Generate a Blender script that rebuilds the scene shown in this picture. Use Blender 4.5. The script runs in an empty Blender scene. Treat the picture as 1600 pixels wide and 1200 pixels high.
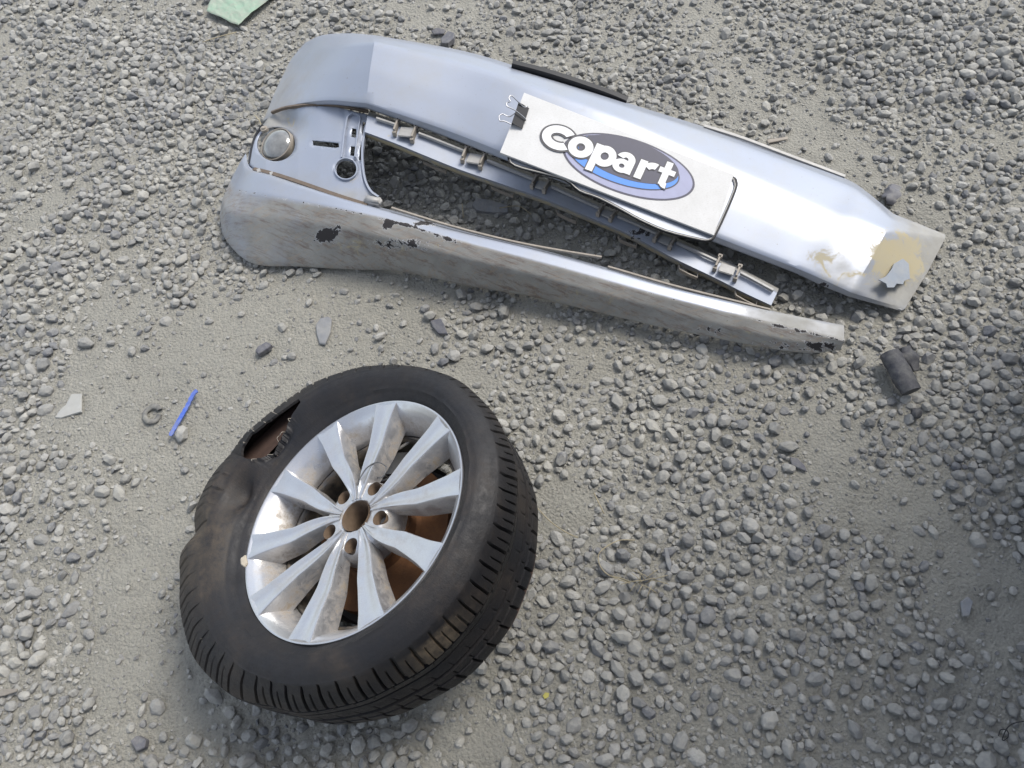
import bpy, bmesh, math, random
import numpy as np
from mathutils import Vector, Matrix

random.seed(7)
rng = np.random.default_rng(11)
S = bpy.context.scene
COL = S.collection

# ------------------------------------------------------------------ camera, sky, sun, exposure
F = 1156.0                                   # focal length in photo pixels (1600 wide)
CAMZ = 1.50
PITCH, ROLL = math.radians(62), math.radians(9)
cd = np.array([0, math.cos(PITCH), -math.sin(PITCH)])
_u0 = np.array([0, math.sin(PITCH), math.cos(PITCH)])
_r0 = np.array([1.0, 0, 0])
cr_ = math.cos(ROLL) * _r0 - math.sin(ROLL) * _u0
cu = math.cos(ROLL) * _u0 + math.sin(ROLL) * _r0
CO = np.array([0, 0, CAMZ])

camd = bpy.data.cameras.new('camera')
cam = bpy.data.objects.new('camera', camd)
COL.objects.link(cam)
camd.sensor_width = 36
camd.lens = 36 * F / 1600
camd.clip_start = 0.02
camd.clip_end = 500
M = Matrix.Identity(4)
for i in range(3):
    M[i][0], M[i][1], M[i][2], M[i][3] = cr_[i], cu[i], -cd[i], CO[i]
cam.matrix_world = M
S.camera = cam

SUN_EL, SUN_AZ = math.radians(55), math.radians(60)      # azimuth measured from +Y towards +X
wd = bpy.data.worlds.new('World')
S.world = wd
wd.use_nodes = True
wn = wd.node_tree
sky = wn.nodes.new('ShaderNodeTexSky')
sky.sky_type = 'NISHITA'
sky.sun_disc = False
sky.sun_elevation = SUN_EL
sky.sun_rotation = SUN_AZ
sky.air_density = 1.0
sky.dust_density = 1.3
sky.ozone_density = 1.5
hs = wn.nodes.new('ShaderNodeHueSaturation')            # thin overcast: the whole sky paler
hs.inputs['Saturation'].default_value = 0.50
wn.links.new(sky.outputs[0], hs.inputs['Color'])
wn.links.new(hs.outputs[0], wn.nodes['Background'].inputs[0])
wn.nodes['Background'].inputs[1].default_value = 0.135

sl = bpy.data.lights.new('sun', 'SUN')
sl.energy = 1.5
sl.angle = math.radians(22)
sl.color = (1.0, 0.95, 0.87)
so = bpy.data.objects.new('sun', sl)
COL.objects.link(so)
sdir = Vector((math.sin(SUN_AZ) * math.cos(SUN_EL), math.cos(SUN_AZ) * math.cos(SUN_EL), math.sin(SUN_EL)))
so.rotation_euler = sdir.to_track_quat('Z', 'Y').to_euler()
so.location = (2, 4, 6)

S.view_settings.view_transform = 'Standard'
S.view_settings.look = 'None'
S.view_settings.exposure = 1.02
S.view_settings.gamma = 1
S.view_settings.use_curve_mapping = False


# ------------------------------------------------------------------ helpers
def ray(px, py):
    return cd + cr_ * ((px - 800) / F) - cu * ((py - 600) / F)


def at(px, py, z=0.0):
    """world point at height z that the photograph shows at this pixel"""
    q = ray(px, py)
    return CO + q * ((z - CAMZ) / q[2])


ZS = 1.0                                    # the bumper lies this low


def atb(px, py, z=0.0): return at(px, py, z * ZS)


def topix(P):
    P = np.asarray(P, float) - CO
    d = P @ cd
    return np.stack([800 + F * (P @ cr_) / d, 600 - F * (P @ cu) / d], -1)


def link(o, parent=None):
    COL.objects.link(o)
    if parent is not None:
        o.parent = parent
    return o


def tag(o, label=None, cat=None, group=None, kind=None):
    if label: o['label'] = label
    if cat: o['category'] = cat
    if group: o['group'] = group
    if kind: o['kind'] = kind
    return o


def empty(name, loc=(0, 0, 0)):
    o = bpy.data.objects.new(name, None)
    o.empty_display_size = 0.05
    o.location = loc
    COL.objects.link(o)
    return o


def rel(o, parent):
    """parent a mesh built in world coordinates under an empty that stands elsewhere"""
    o.parent = parent
    o.matrix_parent_inverse = parent.matrix_basis.inverted()
    return o


def mesh_np(name, V, Q, mat=None, smooth=True, parent=None, attrs=None):
    V = np.asarray(V, np.float32).reshape(-1, 3)
    me = bpy.data.meshes.new(name)
    Q = np.asarray(Q, np.int32)
    n, k = Q.shape
    me.vertices.add(len(V))
    me.vertices.foreach_set('co', V.ravel())
    me.loops.add(n * k)
    me.loops.foreach_set('vertex_index', Q.ravel())
    me.polygons.add(n)
    me.polygons.foreach_set('loop_start', np.arange(0, n * k, k, dtype=np.int32))
    me.polygons.foreach_set('use_smooth', np.full(n, smooth, bool))
    me.update(calc_edges=True)
    me.validate()
    for an, av in (attrs or {}).items():
        a = me.attributes.new(an, 'FLOAT', 'POINT')
        a.data.foreach_set('value', np.asarray(av, np.float32).ravel())
    if mat: me.materials.append(mat)
    o = bpy.data.objects.new(name, me)
    COL.objects.link(o)
    if parent is not None: rel(o, parent)
    return o


def bm_obj(name, bm, mat, parent=None, smooth=False):
    me = bpy.data.meshes.new(name)
    bmesh.ops.recalc_face_normals(bm, faces=bm.faces)
    bm.to_mesh(me)
    bm.free()
    if smooth:
        for p in me.polygons: p.use_smooth = True
    if mat: me.materials.append(mat)
    o = bpy.data.objects.new(name, me)
    COL.objects.link(o)
    if parent is not None: rel(o, parent)
    return o


def cat_rom(P, per):
    """Catmull-Rom through the first axis of P, `per` samples a segment"""
    P = np.asarray(P, float)
    n = len(P)
    E = np.concatenate([[2 * P[0] - P[1]], P, [2 * P[-1] - P[-2]]])
    out = []
    for i in range(n - 1):
        a, b, c, d = E[i], E[i + 1], E[i + 2], E[i + 3]
        for k in range(per):
            t = k / per
            out.append(0.5 * (2 * b + (c - a) * t + (2 * a - 5 * b + 4 * c - d) * t * t + (3 * b - a - 3 * c + d) * t ** 3))
    out.append(P[-1])
    return np.array(out)


def lin(P, per):
    P = np.asarray(P, float)
    out = []
    for i in range(len(P) - 1):
        for k in range(per):
            out.append(P[i] + (P[i + 1] - P[i]) * (k / per))
    out.append(P[-1])
    return np.array(out)


def grid_faces(nu, nv, closed_u=False):
    i = np.arange(nu if closed_u else nu - 1)[:, None]
    j = np.arange(nv - 1)[None, :]
    a = i * nv + j
    b = ((i + 1) % nu) * nv + j
    return np.stack([a, b, b + 1, a + 1], -1).reshape(-1, 4)


def skin(name, rows, mat, parent, pu=8, pv=5, smooth_v=2, thick=0.003, attr_fn=None, up=True, smooth_u=0, creases=()):
    """loft: rows of (px, py, z), the same number of columns in each row"""
    R = np.array([[atb(*p) for p in row] for row in rows])          # rows, cols, 3
    cuts = [0, *creases, len(rows[0]) - 1]
    R = np.array([np.concatenate([cat_rom(r[a:b + 1], pu)[(1 if a else 0):] for a, b in zip(cuts[:-1], cuts[1:])]) for r in R])   # rows, nu, 3
    G = lin(R, pv)                                                  # nv, nu, 3
    for _ in range(smooth_v):
        G[1:-1] = 0.25 * G[:-2] + 0.5 * G[1:-1] + 0.25 * G[2:]
    for _ in range(smooth_u):
        G[:, 1:-1] = 0.25 * G[:, :-2] + 0.5 * G[:, 1:-1] + 0.25 * G[:, 2:]
    nv, nu = G.shape[:2]
    V = G.transpose(1, 0, 2).reshape(-1, 3)
    Q = grid_faces(nu, nv)
    n = np.cross(V[Q[:, 1]] - V[Q[:, 0]], V[Q[:, 3]] - V[Q[:, 0]]).sum(0)
    if (n[2] < 0) == up: Q = Q[:, ::-1]
    attrs = attr_fn(topix(V), V, np.tile(np.linspace(0, len(rows) - 1, nv), nu)) if attr_fn else None
    o = mesh_np(name, V, Q, mat, True, parent, attrs)
    if thick:
        m = o.modifiers.new('thickness', 'SOLIDIFY')
        m.thickness = thick
        m.offset = -1
    m = o.modifiers.new('edges', 'EDGE_SPLIT'); m.split_angle = math.radians(26)
    return o


def sweep_mesh(P, w, h, up=(0, 0, 1), closed=False):
    """a rectangular section swept along 3D points: returns verts, quads"""
    P = np.asarray(P, float)
    n = len(P)
    up = np.asarray(up, float)
    if closed: T = np.roll(P, -1, 0) - np.roll(P, 1, 0)
    else: T = np.gradient(P, axis=0)
    T /= np.linalg.norm(T, axis=1)[:, None] + 1e-12
    B = np.cross(T, up); B /= np.linalg.norm(B, axis=1)[:, None] + 1e-12
    U = np.cross(B, T)
    w = np.broadcast_to(np.asarray(w, float), (n,))[:, None]; h = np.broadcast_to(np.asarray(h, float), (n,))[:, None]
    ring = np.stack([P - B * w / 2 - U * h / 2, P + B * w / 2 - U * h / 2, P + B * w / 2 + U * h / 2, P - B * w / 2 + U * h / 2], 1)
    V = ring.reshape(-1, 3)
    Q = []
    for i in range(n if closed else n - 1):
        j = (i + 1) % n
        for k in range(4):
            l = (k + 1) % 4
            Q.append((i * 4 + k, i * 4 + l, j * 4 + l, j * 4 + k))
    if not closed:
        Q.append((3, 2, 1, 0)); e = (n - 1) * 4
        Q.append((e, e + 1, e + 2, e + 3))
    return V, np.array(Q)


def strip(name, pts, w, h, mat, parent=None, per=4, world=False, up=(0, 0, 1), bevel=0.0, closed=False):
    P = np.array(pts, float) if world else np.array([atb(*p) for p in pts])
    if per > 1:
        if closed: P = cat_rom(np.concatenate([P, P[:1]]), per)[:-1]
        else: P = cat_rom(P, per)
    V, Q = sweep_mesh(P, w, h, up, closed)
    o = mesh_np(name, V, Q, mat, False, parent)
    if bevel:
        m = o.modifiers.new('bevel', 'BEVEL'); m.width = bevel; m.segments = 2; m.limit_method = 'ANGLE'
    return o


def tube(name, pts, r, mat, parent=None, per=4, seg=8, world=True):
    P = np.array(pts, float) if world else np.array([at(*p) for p in pts])
    if per > 1: P = cat_rom(P, per)
    n = len(P)
    r = np.broadcast_to(np.asarray(r, float), (n,))
    T = np.gradient(P, axis=0); T /= np.linalg.norm(T, axis=1)[:, None] + 1e-12
    ref = np.array([0.13, 0.21, 0.97])
    B = np.cross(T, ref); B /= np.linalg.norm(B, axis=1)[:, None] + 1e-12
    U = np.cross(B, T)
    a = np.linspace(0, 2 * np.pi, seg, endpoint=False)
    V = P[:, None] + r[:, None, None] * (np.cos(a)[None, :, None] * B[:, None] + np.sin(a)[None, :, None] * U[:, None])
    V = V.reshape(-1, 3)
    Q = []
    for i in range(n - 1):
        for k in range(seg):
            l = (k + 1) % seg
            Q.append((i * seg + k, i * seg + l, (i + 1) * seg + l, (i + 1) * seg + k))
    V = np.concatenate([V, P[:1], P[-1:]])
    c0, c1 = len(V) - 2, len(V) - 1
    for k in range(seg):
        l = (k + 1) % seg
        Q.append((c0, l, k, k)); Q.append((c1, (n - 1) * seg + k, (n - 1) * seg + l, (n - 1) * seg + l))
    bm = bmesh.new()
    vs = [bm.verts.new(v) for v in V]
    for q in Q:
        f = list(dict.fromkeys(q))
        try: bm.faces.new([vs[i] for i in f])
        except ValueError: pass
    return bm_obj(name, bm, mat, parent, True)


def fill2d(loops, maxlen=None):
    """triangulated planar fill of closed 2D loops (the first is the outline, the others holes)"""
    cu2 = bpy.data.curves.new('fill', 'CURVE')
    cu2.dimensions = '2D'
    cu2.fill_mode = 'BOTH'
    for L in loops:
        s = cu2.splines.new('POLY')
        s.points.add(len(L) - 1)
        for p, q in zip(s.points, L): p.co = (q[0], q[1], 0, 1)
        s.use_cyclic_u = True
    o = bpy.data.objects.new('fill', cu2)
    COL.objects.link(o)
    dg = bpy.context.evaluated_depsgraph_get()
    me = bpy.data.meshes.new_from_object(o.evaluated_get(dg))
    bpy.data.objects.remove(o); bpy.data.curves.remove(cu2)
    bm = bmesh.new(); bm.from_mesh(me); bpy.data.meshes.remove(me)
    bmesh.ops.remove_doubles(bm, verts=bm.verts, dist=1e-5)
    bmesh.ops.triangulate(bm, faces=bm.faces)
    if maxlen:
        for _ in range(6):
            es = [e for e in bm.edges if e.calc_length() > maxlen]
            if not es: break
            bmesh.ops.subdivide_edges(bm, edges=es, cuts=1)
            bmesh.ops.triangulate(bm, faces=bm.faces)
        bmesh.ops.beautify_fill(bm, faces=bm.faces, edges=[e for e in bm.edges if not e.is_boundary])
    return bm


def smooth_loop(L, per=4):
    L = np.asarray(L, float)
    return cat_rom(np.concatenate([L[-2:], L, L[:2]]), per)[2 * per:-2 * per + 0][:len(L) * per]


def circle(cx, cy, rx, ry=None, n=32, rot=0.0):
    ry = rx if ry is None else ry
    a = np.linspace(0, 2 * np.pi, n, endpoint=False)
    x, y = rx * np.cos(a), ry * np.sin(a)
    return np.stack([cx + x * math.cos(rot) - y * math.sin(rot), cy + x * math.sin(rot) + y * math.cos(rot)], -1)


def box_bm(bm, c, ax, ay, az):
    """box centred at c with half-axis vectors"""
    c, ax, ay, az = (np.asarray(v, float) for v in (c, ax, ay, az))
    vs = [bm.verts.new(c + sx * ax + sy * ay + sz * az) for sx in (-1, 1) for sy in (-1, 1) for sz in (-1, 1)]
    for f in ((0, 1, 3, 2), (4, 6, 7, 5), (0, 4, 5, 1), (2, 3, 7, 6), (0, 2, 6, 4), (1, 5, 7, 3)):
        bm.faces.new([vs[i] for i in f])


def hash2(ix, iy, seed):
    h = (ix.astype(np.int64) * 374761393 + iy.astype(np.int64) * 668265263 + seed * 1442695041) & 0x7fffffff
    h = ((h ^ (h >> 13)) * 1274126177) & 0x7fffffff
    return ((h ^ (h >> 16)) & 0xffff) / 65535.0


def vnoise(x, y, seed=0):
    ix, iy = np.floor(x), np.floor(y)
    fx, fy = x - ix, y - iy
    fx = fx * fx * (3 - 2 * fx); fy = fy * fy * (3 - 2 * fy)
    a, b = hash2(ix, iy, seed), hash2(ix + 1, iy, seed)
    c, d = hash2(ix, iy + 1, seed), hash2(ix + 1, iy + 1, seed)
    return (a + (b - a) * fx) * (1 - fy) + (c + (d - c) * fx) * fy


def fbm(x, y, seed=0, oct=4):
    s, a, t = 0, 0.5, 0
    for k in range(oct):
        s = s + a * vnoise(x * 2 ** k + 17.3 * k, y * 2 ** k - 9.1 * k, seed + k); t += a; a *= 0.5
    return s / t


# ------------------------------------------------------------------ materials
class N:
    def __init__(s, name):
        s.m = bpy.data.materials.new(name); s.m.use_nodes = True
        s.t = s.m.node_tree; s.b = s.t.nodes['Principled BSDF']
    def new(s, typ, **k):
        n = s.t.nodes.new('ShaderNode' + typ)
        for a, v in k.items(): setattr(n, a, v)
        return n
    def put(s, inp, v):
        if hasattr(v, 'is_linked') or isinstance(v, bpy.types.NodeSocket): s.t.links.new(v, inp)
        elif isinstance(v, (tuple, list)) and len(v) == 3 and inp.type == 'RGBA': inp.default_value = (*v, 1)
        else: inp.default_value = v
    def noise(s, scale, detail=6, rough=0.6, vec=None, dist=0.0, out=0):
        n = s.new('TexNoise'); n.inputs['Scale'].default_value = scale
        n.inputs['Detail'].default_value = detail; n.inputs['Roughness'].default_value = rough; n.inputs['Distortion'].default_value = dist
        if vec is not None: s.put(n.inputs['Vector'], vec)
        return n.outputs[out]
    def voro(s, scale, vec=None, feature='F1', out='Distance'):
        n = s.new('TexVoronoi'); n.feature = feature; n.inputs['Scale'].default_value = scale
        if vec is not None: s.put(n.inputs['Vector'], vec)
        return n.outputs[out]
    def ramp(s, f, a, b, inv=False):
        n = s.new('MapRange'); n.inputs[1].default_value = a; n.inputs[2].default_value = b
        if inv: n.inputs[3].default_value, n.inputs[4].default_value = 1, 0
        s.put(n.inputs[0], f); return n.outputs[0]
    def mix(s, f, a, b):
        n = s.new('Mix', data_type='RGBA'); s.put(n.inputs[0], f); s.put(n.inputs[6], a); s.put(n.inputs[7], b); return n.outputs[2]
    def mixf(s, f, a, b):
        n = s.new('Mix', data_type='FLOAT'); s.put(n.inputs[0], f); s.put(n.inputs[2], a); s.put(n.inputs[3], b); return n.outputs[0]
    def math(s, op, a, b=0.0, clamp=False):
        n = s.new('Math', operation=op); n.use_clamp = clamp; s.put(n.inputs[0], a); s.put(n.inputs[1], b); return n.outputs[0]
    def attr(s, name):
        n = s.new('Attribute'); n.attribute_name = name; return n.outputs['Fac']
    def obj(s): return s.new('TexCoord').outputs['Object']
    def pos(s): return s.new('NewGeometry').outputs['Position']
    def mapv(s, vec, scale=(1, 1, 1), rot=(0, 0, 0)):
        m = s.new('Mapping'); s.put(m.inputs[0], vec); m.inputs['Rotation'].default_value = rot
        n = s.new('Mapping'); s.put(n.inputs[0], m.outputs[0]); n.inputs['Scale'].default_value = scale
        return n.outputs[0]
    def bump(s, h, strength=0.3, dist=0.002):
        n = s.new('Bump'); n.inputs['Strength'].default_value = strength; n.inputs['Distance'].default_value = dist
        s.put(n.inputs['Height'], h); s.put(s.b.inputs['Normal'], n.outputs[0]); return n
    def set(s, **k):
        for a, v in k.items(): s.put(s.b.inputs[a.replace('_', ' ')], v)
        return s


def simple(name, col, rough=0.6, metal=0.0, var=0.15, scale=40, bump=0.0, dust=0.0):
    n = N(name)
    v = n.noise(scale, 5, 0.6, n.obj())
    c2 = tuple(c * (1 - var) for c in col); c1 = tuple(min(1, c * (1 + var)) for c in col)
    c = n.mix(v, c2, c1)
    if dust:
        d = n.math('MULTIPLY', n.ramp(n.noise(scale * 0.8, 8, 0.75, n.pos()), 0.40, 0.66), dust)
        c = n.mix(d, c, (0.36, 0.345, 0.295)); rough = n.mixf(d, rough, 0.9)
    n.set(Base_Color=c, Roughness=rough, Metallic=metal)
    if bump: n.bump(v, bump, 0.001)
    return n.m


DUST = (0.335, 0.325, 0.285)
def make_ground_mat():
    n = N('dusty_ground'); p = n.pos()
    a = n.noise(2.2, 6, 0.6, p); b = n.noise(45, 6, 0.7, p); g = n.noise(420, 3, 0.7, p)
    c = n.mix(n.ramp(a, 0.3, 0.7), (0.415, 0.398, 0.342), (0.495, 0.474, 0.408))
    c = n.mix(n.math('MULTIPLY', n.ramp(b, 0.45, 0.75), 0.55), c, (0.31, 0.30, 0.265))
    c = n.mix(n.math('MULTIPLY', n.ramp(g, 0.5, 0.8), 0.5), c, (0.48, 0.465, 0.41))
    sk = n.noise(170, 6, 0.8, p)
    c = n.mix(n.math('MULTIPLY', n.ramp(sk, 0.50, 0.62), 0.4), c, (0.25, 0.243, 0.22))
    n.set(Base_Color=c, Roughness=0.95)
    n.b.inputs['Specular IOR Level'].default_value = 0.15
    vr = n.voro(150, p)
    ln = n.new('VectorMath', operation='DISTANCE'); n.put(ln.inputs[0], p); ln.inputs[1].default_value = (0, 1.6, 0)
    farm = n.ramp(ln.outputs['Value'], 2.6, 5.5)                   # past the built stones: pebbles as relief
    vp = n.voro(42, p); vc = n.voro(42, p, 'F1', 'Color')
    sepc = n.new('SeparateColor'); n.put(sepc.inputs[0], vc)
    peb = n.math('MULTIPLY', n.math('MULTIPLY', n.ramp(vp, 0.62, 0.42), farm), n.ramp(sepc.outputs[0], 0.35, 0.4))
    c = n.mix(peb, c, n.mix(sepc.outputs[1], (0.225, 0.226, 0.226), (0.43, 0.423, 0.40)))
    n.set(Base_Color=c)
    h = n.math('ADD', n.math('MULTIPLY', n.noise(130, 6, 0.75, p), 1.0), n.math('MULTIPLY', vr, -0.35))
    h = n.math('ADD', h, n.math('MULTIPLY', peb, n.math('SUBTRACT', 2.2, n.math('MULTIPLY', vp, 2.5))))
    n.bump(h, 1.0, 0.014)
    return n.m
def make_stone_mat():
    n = N('grey_gravel_stone'); p = n.pos()
    geo = n.new('NewGeometry'); oi = n.new('ObjectInfo')
    r = n.math('FRACT', n.math('ADD', geo.outputs['Random Per Island'], oi.outputs['Random']))
    c = n.mix(r, (0.20, 0.20, 0.198), (0.385, 0.377, 0.352))
    r2 = n.math('FRACT', n.math('MULTIPLY', r, 7.31))
    c = n.mix(n.ramp(r2, 0.86, 0.95), c, (0.16, 0.165, 0.18))
    r3 = n.math('FRACT', n.math('MULTIPLY', r, 13.77))
    c = n.mix(n.math('MULTIPLY', n.ramp(r3, 0.9, 0.97), 0.6), c, (0.46, 0.45, 0.42))
    g = n.noise(260, 5, 0.7, p)
    c = n.mix(n.math('MULTIPLY', n.ramp(g, 0.5, 0.75), 0.35), c, (0.17, 0.17, 0.17))
    d = n.noise(5.0, 4, 0.6, p); dn = n.noise(90, 4, 0.6, p)
    sep = n.new('SeparateXYZ'); n.put(sep.inputs[0], geo.outputs['Normal'])
    up = n.ramp(sep.outputs[2], -0.1, 0.9)
    dust = n.math('MULTIPLY', n.math('MULTIPLY', n.ramp(d, 0.3, 0.65), n.ramp(dn, 0.25, 0.6)), up, True)
    c = n.mix(n.math('MULTIPLY', dust, 0.8), c, (0.45, 0.432, 0.372))
    n.set(Base_Color=c, Roughness=0.88)
    n.b.inputs['Specular IOR Level'].default_value = 0.25
    n.bump(n.noise(190, 7, 0.75, p), 0.8, 0.005)
    return n.m
def make_paint():
    n = N('silver_bumper_paint'); p = n.pos()
    mud = n.attr('mud'); chip = n.attr('chip'); tan = n.attr('tan')
    base = n.mix(n.noise(900, 2, 0.5, p), (0.305, 0.33, 0.385), (0.35, 0.378, 0.435))
    # thin dust and rubbed scratches
    scr = n.noise(15, 10, 0.8, n.mapv(p, (1.0, 11.0, 3.0), (0, 0, math.radians(2))), 0.25)
    scr2 = n.noise(12, 10, 0.8, n.mapv(p, (1.0, 12.0, 3.0), (0, 0, math.radians(30))), 0.25)
    film = n.ramp(n.math('ADD', n.math('MULTIPLY', mud, 1.0), n.math('MULTIPLY', n.math('SUBTRACT', n.noise(9, 7, 0.7, p), 0.5), 0.9)), 0.18, 0.62)
    mudc = n.mix(n.ramp(n.noise(16, 7, 0.7, p), 0.3, 0.7), (0.22, 0.205, 0.17), (0.36, 0.345, 0.30))
    stk = n.attr('streak')
    mudc = n.mix(n.math('MULTIPLY', n.math('MULTIPLY', n.ramp(scr2, 0.50, 0.60), 0.85), stk), mudc, (0.16, 0.10, 0.06))
    mudc = n.mix(n.math('MULTIPLY', n.math('MULTIPLY', n.ramp(scr, 0.52, 0.62), 0.6), stk), mudc, (0.36, 0.26, 0.16))
    c = n.mix(n.math('MULTIPLY', film, 0.85), base, mudc)
    tn = n.ramp(n.math('ADD', tan, n.math('MULTIPLY', n.math('SUBTRACT', n.noise(30, 8, 0.75, p, 0.6), 0.5), 2.0)), 0.42, 0.62)
    c = n.mix(tn, c, (0.40, 0.345, 0.22))
    c = n.mix(n.math('MULTIPLY', n.ramp(n.noise(7, 8, 0.75, p), 0.46, 0.72), 0.42), c, (0.33, 0.32, 0.285))            # dry dust
    sp = n.math('MULTIPLY', n.ramp(n.noise(150, 3, 0.6, p), 0.70, 0.74), 0.75)
    c = n.mix(sp, c, (0.18, 0.15, 0.11))
    fine = n.ramp(n.noise(55, 8, 0.8, n.mapv(p, (0.5, 22.0, 8.0), (0, 0, math.radians(30))), 0.2), 0.66, 0.70)
    c = n.mix(n.math('MULTIPLY', fine, 0.35), c, (0.75, 0.75, 0.75))
    cn = n.noise(48, 8, 0.72, p, 0.6)
    cm = n.ramp(n.math('ADD', cn, n.math('MULTIPLY', chip, 0.55)), 0.83, 0.845)
    edge = n.math('MULTIPLY', n.ramp(n.math('ADD', cn, n.math('MULTIPLY', chip, 0.55)), 0.812, 0.818), n.math('SUBTRACT', 1.0, cm))
    c = n.mix(edge, c, (0.58, 0.58, 0.58))
    c = n.mix(cm, c, (0.032, 0.028, 0.028))
    nonmet = n.math('MAXIMUM', n.math('MAXIMUM', film, tn), n.math('MAXIMUM', cm, edge), True)
    n.set(Base_Color=c, Metallic=n.mixf(nonmet, 0.42, 0.0), Roughness=n.mixf(nonmet, n.mixf(n.noise(12, 6, 0.75, p), 0.38, 0.54), 0.78))
    n.put(n.b.inputs['Coat Weight'], n.mixf(nonmet, 0.25, 0.0)); n.b.inputs['Coat Roughness'].default_value = 0.2
    n.bump(n.math('SUBTRACT', n.math('MULTIPLY', n.noise(14, 2, 0.5, p), 0.25), n.math('MULTIPLY', cm, 0.3)), 0.25, 0.002)
    return n.m
def make_rubber():
    n = N('worn_tyre_rubber'); o = n.obj()
    a = n.noise(7, 7, 0.7, o); b = n.noise(60, 6, 0.75, o); c2 = n.noise(26, 8, 0.8, n.mapv(o, (1, 9, 1), (0, 0, 0.7)))
    c = n.mix(n.ramp(a, 0.35, 0.65), (0.008, 0.0085, 0.011), (0.021, 0.0175, 0.0155))
    c = n.mix(n.math('MULTIPLY', n.math('MULTIPLY', n.ramp(b, 0.38, 0.7), n.ramp(a, 0.50, 0.68)), 0.70), c, (0.062, 0.047, 0.036))
    c = n.mix(n.math('MULTIPLY', n.ramp(c2, 0.68, 0.74), 0.5), c, (0.10, 0.085, 0.066))
    c = n.mix(n.math('MULTIPLY', n.ramp(n.noise(33, 6, 0.7, o, 0.5), 0.705, 0.735), 0.85), c, (0.30, 0.275, 0.22))
    c = n.mix(n.math('MULTIPLY', n.attr('mud'), n.ramp(b, 0.3, 0.6)), c, (0.26, 0.20, 0.13))
    n.set(Base_Color=c, Roughness=n.mixf(n.ramp(b, 0.3, 0.7), 0.42, 0.75))
    n.b.inputs['Specular IOR Level'].default_value = 0.4
    n.bump(n.math('ADD', n.noise(220, 5, 0.7, o), n.math('MULTIPLY', c2, 0.8)), 0.35, 0.0015)
    return n.m
def make_alloy(name='scuffed_silver_alloy', base=((0.50, 0.50, 0.505), (0.62, 0.62, 0.625)), dirt=1.0):
    n = N(name); o = n.obj()
    a = n.noise(24, 8, 0.75, o); b = n.noise(75, 8, 0.8, o)
    c = n.mix(n.noise(500, 2, 0.5, o), *base)
    sep = n.new('SeparateXYZ'); n.put(sep.inputs[0], o)
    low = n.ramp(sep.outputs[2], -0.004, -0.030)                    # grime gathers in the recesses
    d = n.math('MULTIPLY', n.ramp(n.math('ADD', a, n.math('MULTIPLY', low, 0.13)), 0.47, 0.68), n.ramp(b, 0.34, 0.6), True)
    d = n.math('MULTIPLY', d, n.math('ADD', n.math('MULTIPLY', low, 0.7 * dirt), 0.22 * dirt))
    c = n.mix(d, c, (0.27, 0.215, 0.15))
    k = n.ramp(n.noise(95, 4, 0.65, o), 0.735, 0.755)
    c = n.mix(k, c, (0.05, 0.045, 0.04))
    nm = n.math('MAXIMUM', d, k, True)
    n.set(Base_Color=c, Metallic=n.mixf(nm, 0.82, 0.0), Roughness=n.mixf(nm, n.mixf(a, 0.24, 0.34), 0.8))
    n.bump(b, 0.12, 0.001)
    return n.m
def make_rust():
    n = N('rust'); o = n.obj()
    a = n.noise(18, 8, 0.7, o); b = n.noise(120, 5, 0.7, o)
    c = n.mix(n.ramp(a, 0.3, 0.7), (0.075, 0.034, 0.015), (0.20, 0.088, 0.032))
    c = n.mix(n.ramp(b, 0.55, 0.75), c, (0.09, 0.045, 0.025))
    n.set(Base_Color=c, Roughness=0.9); n.bump(b, 0.4, 0.002)
    return n.m
def make_board():
    n = N('white_painted_board'); o = n.obj()
    c = n.mix(n.ramp(n.noise(12, 6, 0.7, o), 0.3, 0.7), (0.54, 0.535, 0.515), (0.63, 0.625, 0.61))
    c = n.mix(n.math('MULTIPLY', n.ramp(n.noise(160, 4, 0.7, n.mapv(o, (1, 3, 1))), 0.50, 0.70), 0.5), c, (0.42, 0.40, 0.36))
    c = n.mix(n.math('MULTIPLY', n.ramp(n.noise(60, 5, 0.6, o), 0.72, 0.75), 0.6), c, (0.38, 0.34, 0.29))
    n.set(Base_Color=c, Roughness=0.6)
    return n.m

MG = make_ground_mat(); MS = make_stone_mat(); MP = make_paint(); MR = make_rubber()
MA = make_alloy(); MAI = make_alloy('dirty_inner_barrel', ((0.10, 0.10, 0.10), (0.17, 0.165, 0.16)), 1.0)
MRUST = make_rust(); MB = make_board()
M_BLACK = simple('black_plastic', (0.014, 0.014, 0.016), 0.6, 0, 0.3, 60, 0.1)
M_SEAL = simple('black_rubber_seal', (0.012, 0.012, 0.013), 0.6, 0, 0.3, 80)
M_DARK = simple('dark_greasy_metal', (0.03, 0.028, 0.026), 0.6, 0.3, 0.5, 50, 0.3)
M_CAL = simple('grey_cast_metal', (0.12, 0.12, 0.12), 0.55, 0.5, 0.4, 60, 0.3)
M_STEEL = simple('bright_wire_steel', (0.42, 0.42, 0.43), 0.35, 1.0, 0.1, 60)
M_CLIPMUD = simple('muddy_raw_plastic', (0.30, 0.265, 0.22), 0.75, 0.0, 0.35, 70, 0.2)
M_GAP = simple('dark_gap_plastic', (0.13, 0.10, 0.075), 0.8, 0, 0.5, 60, 0.3)
M_GREYPL = simple('grey_flange_plastic', (0.36, 0.35, 0.33), 0.6, 0.2, 0.3, 70, 0.2)
M_INNER = simple('brown_bore_dirt', (0.15, 0.105, 0.07), 0.85, 0.1, 0.45, 90, 0.3)
M_LINER = simple('torn_brown_inner_liner', (0.075, 0.046, 0.036), 0.85, 0, 0.4, 60, 0.3)

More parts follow.
